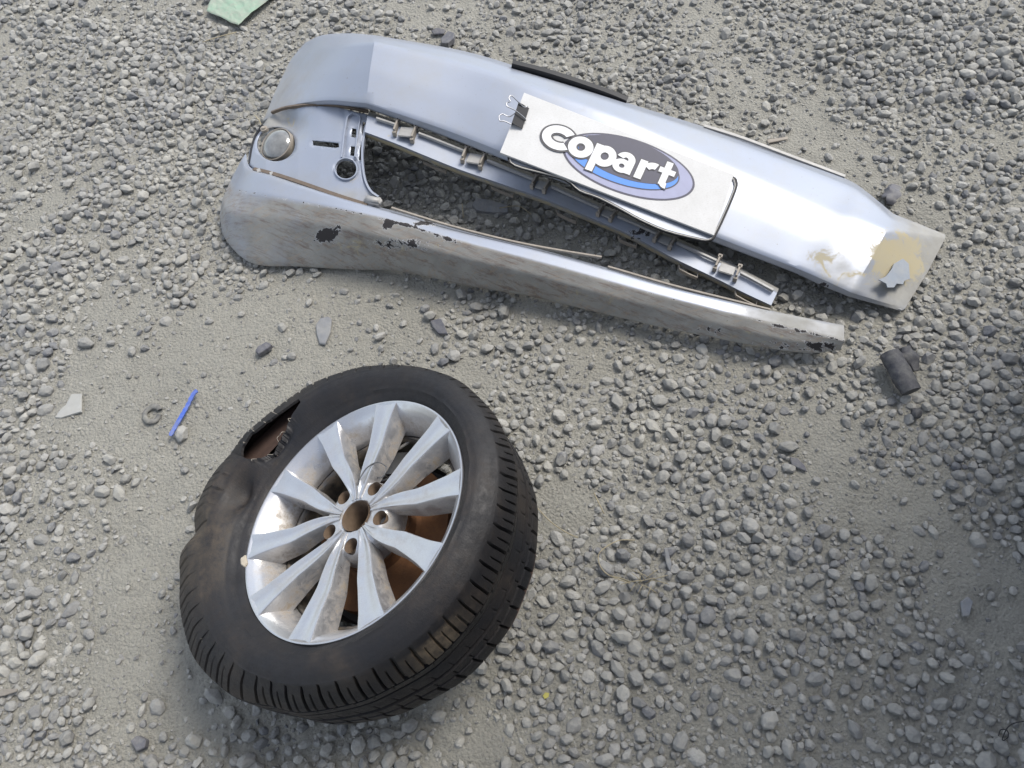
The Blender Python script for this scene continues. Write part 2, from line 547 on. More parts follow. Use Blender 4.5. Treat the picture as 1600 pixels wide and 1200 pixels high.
# ------------------------------------------------------------------ ground sheet (to the horizon), fine in the middle
def axis_lines(a, b, step, far):
    m = np.arange(a, b + step / 2, step)
    lo, hi, s = [a], [b], step
    while hi[-1] < far:
        s *= 1.35; hi.append(hi[-1] + s); lo.append(lo[-1] - s)
    return np.concatenate([np.array(lo[1:])[::-1], m, np.array(hi[1:])])


def ghf(x, y):
    x = np.asarray(x, float); y = np.asarray(y, float)
    h = 0.030 * (fbm(x * 1.6, y * 1.6, 3, 3) - 0.5) + 0.016 * (fbm(x * 9, y * 9, 21, 4) - 0.5) + 0.010 * (fbm(x * 34, y * 34, 41, 3) - 0.5)
    return h


GX = axis_lines(-2.0, 2.1, 0.0125, 120.0)
GY = axis_lines(-0.45, 3.3, 0.0125, 120.0)
gx, gy = np.meshgrid(GX, GY, indexing='ij')
gz = ghf(gx, gy)
ground = mesh_np('ground', np.stack([gx, gy, gz], -1).reshape(-1, 3), grid_faces(len(GX), len(GY)), MG, True)
if ground.data.polygons[0].normal.z < 0: ground.data.flip_normals()
tag(ground, 'dusty grey yard floor of compacted dirt strewn with gravel', None, None, 'structure')

# ------------------------------------------------------------------ gravel
# (px, py, radius in px, change of density): bare and heaped places of the yard
BLOBS = [(470, 545, 130, -0.65), (250, 770, 90, -0.35), (340, 560, 110, -0.5), (620, 500, 90, -0.3), (130, 640, 60, -0.4), (100, 880, 110, -0.25), (250, 960, 110, -0.45),
         (640, 20, 130, -0.40), (800, 80, 70, -0.3), (1290, 230, 70, -0.45), (1150, 160, 60, -0.25), (1270, 680, 70, -0.5), (1400, 770, 60, -0.3),
         (880, 620, 80, -0.35), (880, 790, 60, -0.6), (740, 1160, 90, -0.35), (1540, 930, 55, -0.8), (1120, 610, 60, -0.2), (1470, 850, 60, -0.3),
         (900, 540, 60, -0.2), (850, 470, 60, -0.1), (1000, 960, 110, 0.45), (1250, 860, 110, 0.35), (1480, 120, 160, 0.45), (240, 160, 110, 0.35), (220, 290, 80, 0.3),
         (90, 430, 100, 0.3), (50, 1000, 80, 0.4), (60, 1150, 90, 0.3), (1500, 660, 80, 0.35), (690, 290, 110, 0.4), (950, 440, 70, 0.1),
         (1150, 1100, 110, 0.2), (1380, 1000, 110, 0.3), (1050, 40, 90, 0.2), (60, 60, 90, 0.2), (900, 1120, 60, 0.05), (1020, 700, 60, 0.05)]
BC = np.array([at(b[0], b[1])[:2] for b in BLOBS])
BR = np.array([b[2] * (np.linalg.norm(at(b[0], b[1]) - CO)) / F for b in BLOBS])
BA = np.array([b[3] for b in BLOBS])


def density(x, y):
    d = 0.40 + 1.15 * (fbm(x * 3.1, y * 3.1, 77, 3) - 0.5) + 0.7 * (fbm(x * 11, y * 11, 99, 2) - 0.5)
    for (cx, cy), r, a in zip(BC, BR, BA):
        d = d + a * np.exp(-((x - cx) ** 2 + (y - cy) ** 2) / (r * r))
    return np.clip(d, 0.03, 1.0)


def ico(sub):
    bm = bmesh.new(); bmesh.ops.create_icosphere(bm, subdivisions=sub, radius=1)
    V = np.array([v.co[:] for v in bm.verts]); T = np.array([[v.index for v in f.verts] for f in bm.faces]); bm.free()
    return V, T


def hull_stone(seed, npts, bev):
    """an angular, slightly worn stone: the hull of random points on an uneven ellipsoid, its edges rounded off"""
    r = np.random.default_rng(seed)
    pts = r.normal(size=(npts, 3)); pts /= np.linalg.norm(pts, axis=1)[:, None]
    for _ in range(6):                                  # spread the points
        d = pts[:, None] - pts[None]; L = np.linalg.norm(d, axis=2) + np.eye(npts)
        pts += 0.10 * (d / L[..., None] ** 3).sum(1) / npts * 3; pts /= np.linalg.norm(pts, axis=1)[:, None]
    pts *= r.uniform(0.86, 1.08, npts)[:, None]
    pts *= np.array([r.uniform(0.98, 1.32), r.uniform(0.74, 1.0), r.uniform(0.58, 0.85)])
    bm = bmesh.new()
    vs = [bm.verts.new(p) for p in pts]
    g = bmesh.ops.convex_hull(bm, input=vs)
    bmesh.ops.delete(bm, geom=[e for e in g['geom_interior'] if isinstance(e, bmesh.types.BMVert)], context='VERTS')
    bmesh.ops.dissolve_limit(bm, angle_limit=math.radians(14), verts=bm.verts, edges=bm.edges)
    if bev: bmesh.ops.bevel(bm, geom=list(bm.edges), offset=bev, segments=1, affect='EDGES', clamp_overlap=True)
    bmesh.ops.triangulate(bm, faces=bm.faces)
    bmesh.ops.recalc_face_normals(bm, faces=bm.faces)
    V = np.array([v.co[:] for v in bm.verts]); T = np.array([[v.index for v in f.verts] for f in bm.faces]); bm.free()
    return V, T


NVAR = 20
VAR2 = [hull_stone(100 + i, 16 + i % 7, 0.055) for i in range(NVAR)]
VAR1 = [hull_stone(300 + i, 14 + i % 5, 0.0) for i in range(NVAR)]
VAR0 = [hull_stone(500 + i, 7 + i % 3, 0.0) for i in range(NVAR)]


def rand_rot(n, tilt=0.5):
    yaw = rng.uniform(0, 2 * np.pi, n); tx = rng.normal(0, tilt, n); ty = rng.normal(0, tilt, n)
    c, s = np.cos, np.sin
    Rz = np.zeros((n, 3, 3)); Rz[:, 0, 0] = c(yaw); Rz[:, 0, 1] = -s(yaw); Rz[:, 1, 0] = s(yaw); Rz[:, 1, 1] = c(yaw); Rz[:, 2, 2] = 1
    Rx = np.zeros((n, 3, 3)); Rx[:, 0, 0] = 1; Rx[:, 1, 1] = c(tx); Rx[:, 1, 2] = -s(tx); Rx[:, 2, 1] = s(tx); Rx[:, 2, 2] = c(tx)
    Ry = np.zeros((n, 3, 3)); Ry[:, 1, 1] = 1; Ry[:, 0, 0] = c(ty); Ry[:, 0, 2] = s(ty); Ry[:, 2, 0] = -s(ty); Ry[:, 2, 2] = c(ty)
    return Rz @ Rx @ Ry


X0, X1, Y0, Y1 = -2.0, 2.1, -0.45, 3.25
NOGO = []            # (world xy, radius) kept clear of gravel, filled below
for px, py, r in ((1405, 580, 0.045), (107, 634, 0.035), (505, 516, 0.03), (375, 8, 0.10), (238, 648, 0.03), (765, 322, 0.03), (690, 55, 0.03), (1395, 305, 0.03), (213, 1160, 0.02), (410, 543, 0.02)):
    NOGO.append((at(px, py)[:2], r))


def scatter(ntry, rfun, gap, dens_pow, accept=None, cell=0.03):
    P = np.stack([rng.uniform(X0, X1, ntry), rng.uniform(Y0, Y1, ntry)], -1)
    D = density(P[:, 0], P[:, 1])
    keep = rng.uniform(size=ntry) < D ** dens_pow
    P = P[keep]; R = rfun(len(P), D[keep])
    o = np.argsort(-R); P, R = P[o], R[o]
    cells = {}
    out = []
    pl = P.tolist(); rl = R.tolist()
    for i in range(len(pl)):
        x, y = pl[i]; r = rl[i]
        ix, iy = int(x // cell), int(y // cell)
        ok = True
        for a in (ix - 1, ix, ix + 1):
            for b in (iy - 1, iy, iy + 1):
                for (qx, qy, qr) in cells.get((a, b), ()):
                    if (qx - x) ** 2 + (qy - y) ** 2 < ((qr + r) * gap) ** 2: ok = False; break
                if not ok: break
            if not ok: break
        if ok:
            cells.setdefault((ix, iy), []).append((x, y, r)); out.append(i)
    return P[out], R[out]


def clear(P, R):
    k = np.ones(len(P), bool)
    for c, r in NOGO: k &= np.hypot(P[:, 0] - c[0], P[:, 1] - c[1]) > r + R * 0.6
    return k


big, bigR = scatter(300000, lambda n, d: np.clip(0.0084 * np.exp(rng.normal(0, 0.32, n)), 0.0050, 0.0180), 0.76, 1.35)
k = clear(big, bigR); big, bigR = big[k], bigR[k]
small, smallR = scatter(150000, lambda n, d: np.clip(0.0037 * np.exp(rng.normal(0, 0.40, n)), 0.0015, 0.0068), 0.80, 0.45, cell=0.015)


def outer_gravel():
    """the yard goes on: coarser gravel round the part in view"""
    P = np.stack([rng.uniform(-4.2, 4.2, 110000), rng.uniform(-1.6, 6.4, 110000)], -1)
    out = (P[:, 0] < X0) | (P[:, 0] > X1) | (P[:, 1] < Y0) | (P[:, 1] > Y1)
    P = P[out]; k = rng.uniform(size=len(P)) < density(P[:, 0], P[:, 1]) * np.clip(1.5 - 0.16 * np.hypot(P[:, 0], P[:, 1] - 1.4), 0.15, 1)
    P = P[k]
    return P, np.clip(0.0105 * np.exp(rng.normal(0, 0.3, len(P))), 0.006, 0.02)


def stone_mesh(P, R, variants, sink, squash=1.0):
    n = len(P)
    var = rng.integers(0, len(variants), n)
    ROT = rand_rot(n, 0.45)
    Z = ghf(P[:, 0], P[:, 1]) + R * sink
    VV, TT, off = [], [], 0
    for v in range(len(variants)):
        ids = np.where(var == v)[0]
        if not len(ids): continue
        W = np.einsum('nij,vj->nvi', ROT[ids], variants[v][0]) * R[ids][:, None, None]
        W[:, :, 2] *= squash
        W += np.stack([P[ids, 0], P[ids, 1], Z[ids]], -1)[:, None, :]
        nv = len(variants[v][0]); T = variants[v][1]
        VV.append(W.reshape(-1, 3)); TT.append((T[None] + (np.arange(len(ids)) * nv)[:, None, None]).reshape(-1, 3) + off)
        off += len(ids) * nv
    return np.concatenate(VV), np.concatenate(TT)


P3 = np.c_[big, np.zeros(len(big))]
px = topix(P3)
dep = (P3 - CO) @ cd
inside = (px[:, 0] > 8) & (px[:, 0] < 1592) & (px[:, 1] > 8) & (px[:, 1] < 1192)
# the wheel and the bumper hide what is under them
hid = (np.hypot((px[:, 0] - 560) / 1.0, (px[:, 1] - 845) / 1.0) < 285) | ((px[:, 1] > 40 + (px[:, 0] - 480) * 0.33 + 0) & (px[:, 1] < 420 + (px[:, 0] - 400) * 0.15) & (px[:, 0] > 350) & (px[:, 0] < 1480))
appar = np.where(inside & ~hid, bigR * F / dep, 0)
order = np.argsort(-appar)
single, rest = order[:300], order[300:]
near = rest[:3200]
farr = np.setdiff1d(rest, near)
sink_big = 0.24 + rng.uniform(-0.45, 0.32, len(big))

va, ta = stone_mesh(big[near], bigR[near], VAR2, sink_big[near])
vb, tb = stone_mesh(big[farr], bigR[farr], VAR1, sink_big[farr])
vc, tc = stone_mesh(small, smallR, VAR0, rng.uniform(-0.3, 0.4, len(small)))
og, ogR = outer_gravel()
vd, td = stone_mesh(og, ogR, VAR0, rng.uniform(-0.1, 0.3, len(og)))
V = np.concatenate([va, vb, vc, vd]); T = np.concatenate([ta, tb + len(va), tc + len(va) + len(vb), td + len(va) + len(vb) + len(vc)])
gravel = mesh_np('gravel', V, T, MS, False)
gravel.data.polygons.foreach_set('use_smooth', np.zeros(len(T), bool))
tag(gravel, 'loose grey gravel scattered thickly over the dusty yard floor', 'gravel', None, 'stuff')
print('stones', len(big), 'near', len(near), 'small', len(small), 'tris', len(T), 'ground', len(ground.data.polygons) * 2)

stone_meshes = []
for i in range(NVAR):
    me = mesh_np('stone', VAR2[i][0], VAR2[i][1], MS, False)
    stone_meshes.append(me.data); bpy.data.objects.remove(me)
rr = rand_rot(300, 0.45)
for j, i in enumerate(single):
    o = bpy.data.objects.new('stone', stone_meshes[j % NVAR])
    r = float(bigR[i])
    z = float(ghf(big[i, 0], big[i, 1]) + r * sink_big[i])
    m3 = Matrix(rr[j].tolist()).to_4x4()
    o.matrix_world = Matrix.Translation((big[i, 0], big[i, 1], z)) @ m3 @ Matrix.Scale(r, 4)
    link(o, ground)

# ------------------------------------------------------------------ unseen container, added out of frame so its wall shades the lower right
def container():
    a = np.array([0.93, -0.62, 0.0]); b = np.array([1.50, 0.78, 0.0])
    u = (b - a) / np.linalg.norm(b - a); w = np.array([u[1], -u[0], 0])        # w points away from the yard
    L, D, H = 6.06, 2.44, 2.59
    a = b - u * L
    root = empty('added_shade_container', tuple(a + u * L / 2 + w * D / 2))
    tag(root, 'unseen dark blue corrugated steel container added to shade the yard', 'container')
    mat = simple('dull_blue_container_paint', (0.035, 0.045, 0.065), 0.6, 0.0, 0.25, 6)
    def wall(o0, du, ln):
        n = int(ln / 0.036); nrm = np.cross(du, [0, 0, 1])
        V = []
        for i in range(n + 1):
            s = i / n * ln; ph = (i % 8)
            d = (0, 0, 0.5, 1, 1, 1, 0.5, 0)[ph] * 0.034
            p = o0 + du * s + nrm * (-d)
            V += [p + [0, 0, 0.16], p + [0, 0, H - 0.12]]
        Q = [(2 * i, 2 * i + 2, 2 * i + 3, 2 * i + 1) for i in range(n)]
        return mesh_np('wall_panel', np.array(V), np.array(Q), mat, False, root)
    wall(a, u, L); wall(a + u * L, w, D); wall(a + u * L + w * D, -u, L); wall(a + w * D, -w, D)
    z = np.array([0, 0, 1.0])
    for i, (p, q) in enumerate(((a, a + u * L), (a + u * L, a + u * L + w * D), (a + u * L + w * D, a + w * D), (a + w * D, a))):
        for zz, hh in ((0.09, 0.09), (H - 0.07, 0.07)):
            bm = bmesh.new(); c = (p + q) / 2 + z * zz; d = (q - p) / 2
            e = np.cross(d / np.linalg.norm(d), z)
            box_bm(bm, c, d, e * 0.04, z * hh); bm_obj('rail', bm, mat, root)
        bm = bmesh.new(); box_bm(bm, p + z * H / 2, u * 0.075, w * 0.075, z * H / 2); bm_obj('corner_post', bm, mat, root)
    bm = bmesh.new(); box_bm(bm, a + u * L / 2 + w * D / 2 + z * (H - 0.04), u * L / 2 * 0.99, w * D / 2 * 0.99, z * 0.02); bm_obj('roof', bm, mat, root)
    bm = bmesh.new(); box_bm(bm, a + u * L / 2 + w * D / 2 + z * 0.14, u * L / 2 * 0.99, w * D / 2 * 0.99, z * 0.02); bm_obj('floor_pan', bm, mat, root)
container()

# ------------------------------------------------------------------ wheel
NW = cr_ * -0.466 + cu * 0.557 + cd * -0.688
NW /= np.linalg.norm(NW)
WC = CO + 1.26 * ray(545.8, 799.4)
XL = cr_ - NW * (cr_ @ NW); XL /= np.linalg.norm(XL)
YL = np.cross(NW, XL)
WM = np.stack([XL, YL, NW], 1)                # local -> world


def wloc(px, py, z=0.0):
    """pixel -> local x, y on the wheel plane at local height z"""
    q = ray(px, py); c = WC + NW * z
    t = ((c - CO) @ NW) / (q @ NW)
    p = CO + q * t - WC
    return np.array([p @ XL, p @ YL])


wheel = empty('wheel')
wheel.matrix_world = Matrix([[*WM[i], WC[i]] for i in range(3)] + [[0, 0, 0, 1]])
tag(wheel, 'silver ten-spoke alloy car wheel with burst black tyre lying on gravel', 'wheel')


def wl(o, parent=None):
    """object built in wheel-local coordinates"""
    o.parent = parent or wheel
    o.matrix_parent_inverse = Matrix.Identity(4)
    return o


# tyre: revolve of a profile, slots cut in the tread, burst at the upper left
prof = np.array([(0.2215, -0.012), (0.2225, -0.004), (0.229, 0.003), (0.236, 0.008), (0.245, 0.0125), (0.255, 0.0145), (0.265, 0.0135), (0.274, 0.0105), (0.281, 0.006),
                 (0.2865, 0.001), (0.2915, -0.005), (0.2965, -0.0115), (0.3015, -0.019), (0.3060, -0.0275), (0.3098, -0.0355), (0.3128, -0.0425), (0.3148, -0.049),
                 (0.3150, -0.0535), (0.3065, -0.0552), (0.3065, -0.0600), (0.3155, -0.0608), (0.3160, -0.068), (0.3164, -0.076), (0.3166, -0.0840), (0.3065, -0.0860),
                 (0.3065, -0.0925), (0.3168, -0.0940), (0.3168, -0.103), (0.3168, -0.112), (0.3166, -0.1205), (0.3065, -0.1225), (0.3065, -0.129), (0.3164, -0.1305), (0.3160, -0.138),
                 (0.3155, -0.146), (0.3090, -0.1475), (0.3090, -0.152), (0.3150, -0.1535), (0.3142, -0.163), (0.3125, -0.173), (0.3100, -0.182), (0.306, -0.190), (0.298, -0.198),
                 (0.285, -0.206), (0.268, -0.211), (0.250, -0.210), (0.236, -0.204), (0.2235, -0.195)])
_p = []
for i in range(len(prof) - 1):                     # finer down the outer sidewall
    k_ = 3 if i < 9 else 1
    for t in range(k_): _p.append(prof[i] + (prof[i + 1] - prof[i]) * t / k_)
prof = np.array(_p + [prof[-1]])
NA = 960
NPf = len(prof)
th = np.linspace(0, 2 * np.pi, NA, endpoint=False)
Rr = np.tile(prof[:, 0], (NA, 1)); Zz = np.tile(prof[:, 1], (NA, 1)); TH = np.tile(th[:, None], (1, NPf))
ph = (np.arange(NA) + (np.sin(np.arange(NA) * 0.019) * 4).astype(int)) % 16
slot = (ph <= 1).astype(float) * (1 - 0.35 * (ph == 1)); half = (ph == 8).astype(float)
for j in range(NPf):
    r0, z0 = prof[j]
    if -0.0545 < z0 < 0.0 and r0 > 0.288:                # shoulder blocks: long slot, shorter sipe between
        dshort = half if z0 < -0.015 else 0
        Rr[:, j] -= 0.0062 * slot * (0.7 if z0 > -0.006 else 1) + 0.0035 * dshort
    elif -0.0848 < z0 < -0.060: Rr[:, j] -= 0.003 * (ph == 4) * (z0 > -0.075)
    elif -0.1206 < z0 < -0.093: Rr[:, j] -= 0.002 * (ph == 9) * (z0 < -0.11)
    elif -0.1465 < z0 < -0.130: Rr[:, j] -= 0.003 * (ph == 3) * (z0 < -0.135)
    elif z0 < -0.153 and r0 > 0.300: Rr[:, j] -= 0.006 * slot
    TH[:, j] += 0.35 * (0.0 if z0 > -0.01 else -(z0 + 0.01)) * 1.2     # slots lean slightly
Rr += 0.0012 * np.sin(TH * 7 + 1) + 0.0008 * np.sin(TH * 17)
Zz += 0.0016 * (np.exp(-((Rr - 0.243) / 0.0018) ** 2) + np.exp(-((Rr - 0.2865) / 0.0018) ** 2)) * (Zz > -0.01)
Zz += 0.0022 * np.sin(TH * 3 + 0.6) * np.clip((Rr - 0.225) / 0.05, 0, 1)


def ang(px, py, z=0.0):
    q = wloc(px, py, z); return math.atan2(q[1], q[0])


def tilt_z(t): return 0.046 * np.cos(t - math.radians(152)) + 0.014     # the flat casing lies less steeply than the rim


def dang(a, b): return (a - b + np.pi) % (2 * np.pi) - np.pi


A_TEAR = ang(412, 672, 0.06); A_L = ang(372, 708, 0.06); A_R = ang(474, 643, 0.055)
print('tear radius', np.hypot(*wloc(415, 678)), np.hypot(*wloc(375, 700)), np.hypot(*wloc(470, 645))); A_DENT = ang(365, 765, 0.045)
J = np.tile(np.arange(NPf), (NA, 1))
d1 = dang(TH, A_TEAR); d2 = dang(TH, A_DENT)
r0 = prof[J, 0]; z0 = prof[J, 1]
outer = np.clip((r0 - 0.240) / 0.06, 0, 1)
# run flat: the casing has slumped off centre towards its low side, the back of the tread spread there
A_LOW = ang(300, 900)
dl = np.clip(np.cos(dang(TH, A_LOW)), 0, 1)
Rr += outer * np.clip(-z0 / 0.06, 0, 1.0) * 0.012 * dl
# tread band pulled in round the burst
Rr -= outer * (0.012 * np.exp(-(d1 / 0.25) ** 2) + 0.004 * np.exp(-(d2 / 0.16) ** 2) + 0.008 * np.exp(-((d2 - 0.27) / 0.07) ** 2))
# sidewall sunk beside the burst, the shoulder folded over it
sw = np.exp(-((r0 - 0.266) / 0.017) ** 2) * (z0 > -0.02)
Zz -= sw * (0.020 * np.exp(-(d1 / 0.20) ** 2) + 0.034 * np.exp(-(d2 / 0.15) ** 2))
sh = np.clip((r0 - 0.290) / 0.012, 0, 1) * (z0 > -0.07)
Zz += sh * (0.014 * np.exp(-(d2 / 0.15) ** 2) - 0.009 * np.exp(-((d2 - 0.24) / 0.07) ** 2) + 0.008 * np.exp(-((d2 - 0.40) / 0.09) ** 2))
Rr -= sh * (0.026 * np.exp(-(d2 / 0.13) ** 2) + 0.004 * np.exp(-((d2 - 0.24) / 0.06) ** 2)) * np.clip(1 + z0 / 0.07, 0, 1)
# the tear itself: a lens between shoulder and sidewall, wide at its left end
span = dang(A_R, A_L)
uu = dang(TH, A_L) / span                     # 0 at the wide end, 1 at the tip
lens = np.where((uu > 0) & (uu < 1), np.where(uu < 0.24, np.clip(uu / 0.24, 0, 1) ** 0.55, np.clip(1 - (uu - 0.24) / 0.76, 0, 1) ** 1.15), 0)
RT = 0.2845
up_ = (r0 > RT) & (z0 > -0.05); dn_ = (r0 <= RT) & (r0 > 0.240) & (z0 > -0.02)
fall_u = np.exp(-((r0 - RT) / 0.02) ** 2); fall_d = np.exp(-((r0 - RT) / 0.024) ** 2)
jag = 1 + 0.7 * (fbm(TH * 60, TH * 0 + 1, 8, 3) - 0.5); jag2 = 1 + 0.7 * (fbm(TH * 45, TH * 0 + 5, 12, 3) - 0.5)
Rr += up_ * lens * 0.014 * fall_u * jag; Zz += up_ * lens * 0.014 * fall_u
Rr -= dn_ * lens * 0.028 * fall_d * jag2; Zz -= dn_ * lens * 0.020 * fall_d
VT = np.stack([Rr * np.cos(TH), Rr * np.sin(TH), Zz], -1)
lean = outer * np.clip((0.004 - z0) / 0.085, 0, 1.15)
VT[..., 0] -= 0.042 * lean + 0.006 * outer; VT[..., 1] += 0.018 * lean + 0.004 * outer
VT[..., 2] += tilt_z(TH) * outer
VT[..., :2] *= (1 + (0.012 * outer + 0.085 * np.clip((0.006 - z0) / 0.05, 0, 1) * outer) * np.clip(np.cos(TH - math.radians(160)), 0, 1) ** 0.7)[..., None]
VT = VT.reshape(-1, 3)
wz = WC[2] + VT @ WM[2]                        # flattened where it stands on the ground
VT += np.clip(0.006 - wz, 0, 0.08)[:, None] * WM[2][None]
QT = grid_faces(NA, NPf, True)
fi = QT[:, 0] // NPf; fj = QT[:, 0] % NPf
uf = dang(th[fi], A_L) / span
hole = (uf > 0) & (uf < 0.98) & (np.abs(prof[fj, 0] + 0.0015 - RT) < 0.003) & (prof[fj, 1] > -0.02)
QT = QT[~hole]
a_mud = ang(690, 1010, -0.03); a_mud2 = ang(340, 880, 0.0)
mudv = 0.5 * np.exp(-(dang(TH, a_mud) / 0.16) ** 2) * ((z0 < -0.008) & (z0 > -0.055)) + 0.15 * np.exp(-(dang(TH, a_mud2) / 0.35) ** 2) * ((z0 > 0) & (r0 > 0.25)) + 0.25 * np.exp(-(dang(TH, ang(300, 870, -.03)) / 0.3) ** 2) * (z0 < 0)
n_ = np.cross(VT[QT[0, 1]] - VT[QT[0, 0]], VT[QT[0, 3]] - VT[QT[0, 0]])
fm = np.where((fj[~hole] == int(np.argmin(np.abs(prof[:, 1] + 0.103))) ) )[0][0]
nq = np.cross(VT[QT[fm, 1]] - VT[QT[fm, 0]], VT[QT[fm, 3]] - VT[QT[fm, 0]])
if nq @ (VT[QT[fm, 0]] * [1, 1, 0]) < 0: QT = QT[:, ::-1]
tyre = wl(mesh_np('tyre', VT, QT, MR, True, None, {'mud': mudv.ravel()}))
tyre.data.materials.append(M_LINER)
tm = tyre.modifiers.new('carcass', 'SOLIDIFY'); tm.thickness = 0.005; tm.offset = -1; tm.material_offset = 1
es = tyre.modifiers.new('edges', 'EDGE_SPLIT'); es.split_angle = math.radians(38)


# smooth inner liner of the casing, seen through the tear
lp = cat_rom(np.array([(0.262, 0.000), (0.279, -0.010), (0.292, -0.028), (0.3000, -0.055), (0.3015, -0.10), (0.3010, -0.16), (0.295, -0.19), (0.27, -0.203)]), 5)
LT = np.tile(np.linspace(0, 2 * np.pi, 180, endpoint=False)[:, None], (1, len(lp)))
lr = np.tile(lp[:, 0], (180, 1)); lz = np.tile(lp[:, 1], (180, 1)); lo_ = np.clip((lr - 0.240) / 0.06, 0, 1)
ll = np.clip(np.cos(dang(LT, A_LOW)), 0, 1)
lr2 = lr + lo_ * np.clip(-lz / 0.06, 0, 1.0) * 0.012 * ll - lo_ * (0.012 * np.exp(-(dang(LT, A_TEAR) / 0.25) ** 2) + 0.014 * np.exp(-((dang(LT, A_DENT) - 0.27) / 0.12) ** 2) + 0.008 * np.exp(-(dang(LT, A_DENT) / 0.18) ** 2)) - 0.002
ln2 = lo_ * np.clip((0.004 - lz) / 0.085, 0, 1.15)
lk = 1 + (0.012 * lo_ + 0.075 * np.clip((0.0 - lz) / 0.05, 0, 1) * lo_) * np.clip(np.cos(LT - math.radians(160)), 0, 1) ** 0.7
LVt = np.stack([(lr2 * np.cos(LT) - 0.042 * ln2 - 0.006 * lo_) * lk, (lr2 * np.sin(LT) + 0.018 * ln2 + 0.004 * lo_) * lk, lz - 0.020 * np.clip((lz + 0.05) / 0.03, 0, 1) + tilt_z(LT) * lo_], -1).reshape(-1, 3)
lq = grid_faces(180, len(lp), True)
lu = dang(LT[:, 0], A_L) / span
lq = lq[(lq[:, 0] % len(lp) >= 5) & (lu[lq[:, 0] // len(lp)] > -0.30) & (lu[lq[:, 0] // len(lp)] < 1.35)]
LVt += np.clip(0.012 - (WC[2] + LVt @ WM[2]), 0, 0.1)[:, None] * WM[2][None]
wl(mesh_np('inner_liner', LVt, lq, M_LINER, True))
for k_ in range(9):                                 # frayed cords along the edge of the tear
    q = VT[(int(((A_L + span * (0.06 + 0.085 * k_)) / (2 * np.pi) % 1) * NA) % NA) * NPf + int(np.argmin(np.abs(prof[:, 0] - RT - (0.002 if k_ % 2 else -0.004)) + (prof[:, 1] < -0.02)))]
    e = q + np.array([random.uniform(-.012, .012), random.uniform(-.012, .012), random.uniform(.001, .009)])
    wl(tube('frayed_cord', [q - np.array([0, 0, .002]), (q + e) / 2 + np.array([random.uniform(-.004, .004), 0, .004]), e], 0.00055, M_CLIPMUD, None, 3, 5))


def revolve(name, pr, mat, parent=None, n=128, smooth=True, split=35):
    pr = np.array(pr, float); a = np.linspace(0, 2 * np.pi, n, endpoint=False)
    V = np.stack([pr[None, :, 0] * np.cos(a)[:, None], pr[None, :, 0] * np.sin(a)[:, None], np.tile(pr[:, 1], (n, 1))], -1).reshape(-1, 3)
    Q = grid_faces(n, len(pr), True)
    o = mesh_np(name, V, Q, mat, smooth)
    if split:
        e = o.modifiers.new('edges', 'EDGE_SPLIT'); e.split_angle = math.radians(split)
    return wl(o, parent)


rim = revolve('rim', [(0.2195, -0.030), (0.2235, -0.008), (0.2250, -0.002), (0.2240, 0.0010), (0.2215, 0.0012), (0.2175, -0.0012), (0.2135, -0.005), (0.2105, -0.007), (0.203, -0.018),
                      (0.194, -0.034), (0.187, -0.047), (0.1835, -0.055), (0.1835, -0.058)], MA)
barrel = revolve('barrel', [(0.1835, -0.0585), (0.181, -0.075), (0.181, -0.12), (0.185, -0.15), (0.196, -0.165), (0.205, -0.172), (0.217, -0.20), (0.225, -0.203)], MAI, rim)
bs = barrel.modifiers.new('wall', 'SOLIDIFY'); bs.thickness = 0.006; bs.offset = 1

# ten spokes
R5 = lambda X, Y: (360 + X / 2.857, 610 + Y / 2.857)
spokes = [((645, 65), (742, 75)), ((905, 120), (970, 205)), ((1030, 355), (1015, 460)), ((948, 690), (868, 800)), ((690, 990), (562, 1060)),
          ((370, 1110), (255, 1105)), ((140, 1000), (90, 915)), ((85, 745), (98, 650)), ((190, 450), (258, 362)), ((395, 215), (478, 150))]
lugs = [(625, 450), (655, 567), (520, 690), (428, 630), (490, 490)]
LUGR = 0.0555
lug_a = [math.atan2(*wloc(*R5(*q), -0.015)[::-1]) for q in lugs]
lug_off = np.angle(np.mean([np.exp(1j * 5 * a) for a in lug_a])) / 5
lug_a = [lug_off + k * 2 * np.pi / 5 for k in range(5)]
sp_a = []
for (p, q) in spokes:
    m = (wloc(*R5(*p)) + wloc(*R5(*q))) / 2
    sp_a.append(math.atan2(m[1], m[0]))
sp_off = np.angle(np.mean([np.exp(1j * 10 * a) for a in sp_a])) / 10
print('spoke angles', [round(math.degrees(dang(a, sp_off)) % 36, 1) for a in sp_a], 'lug', math.degrees(lug_off) % 72, 'spoke', math.degrees(sp_off) % 36)
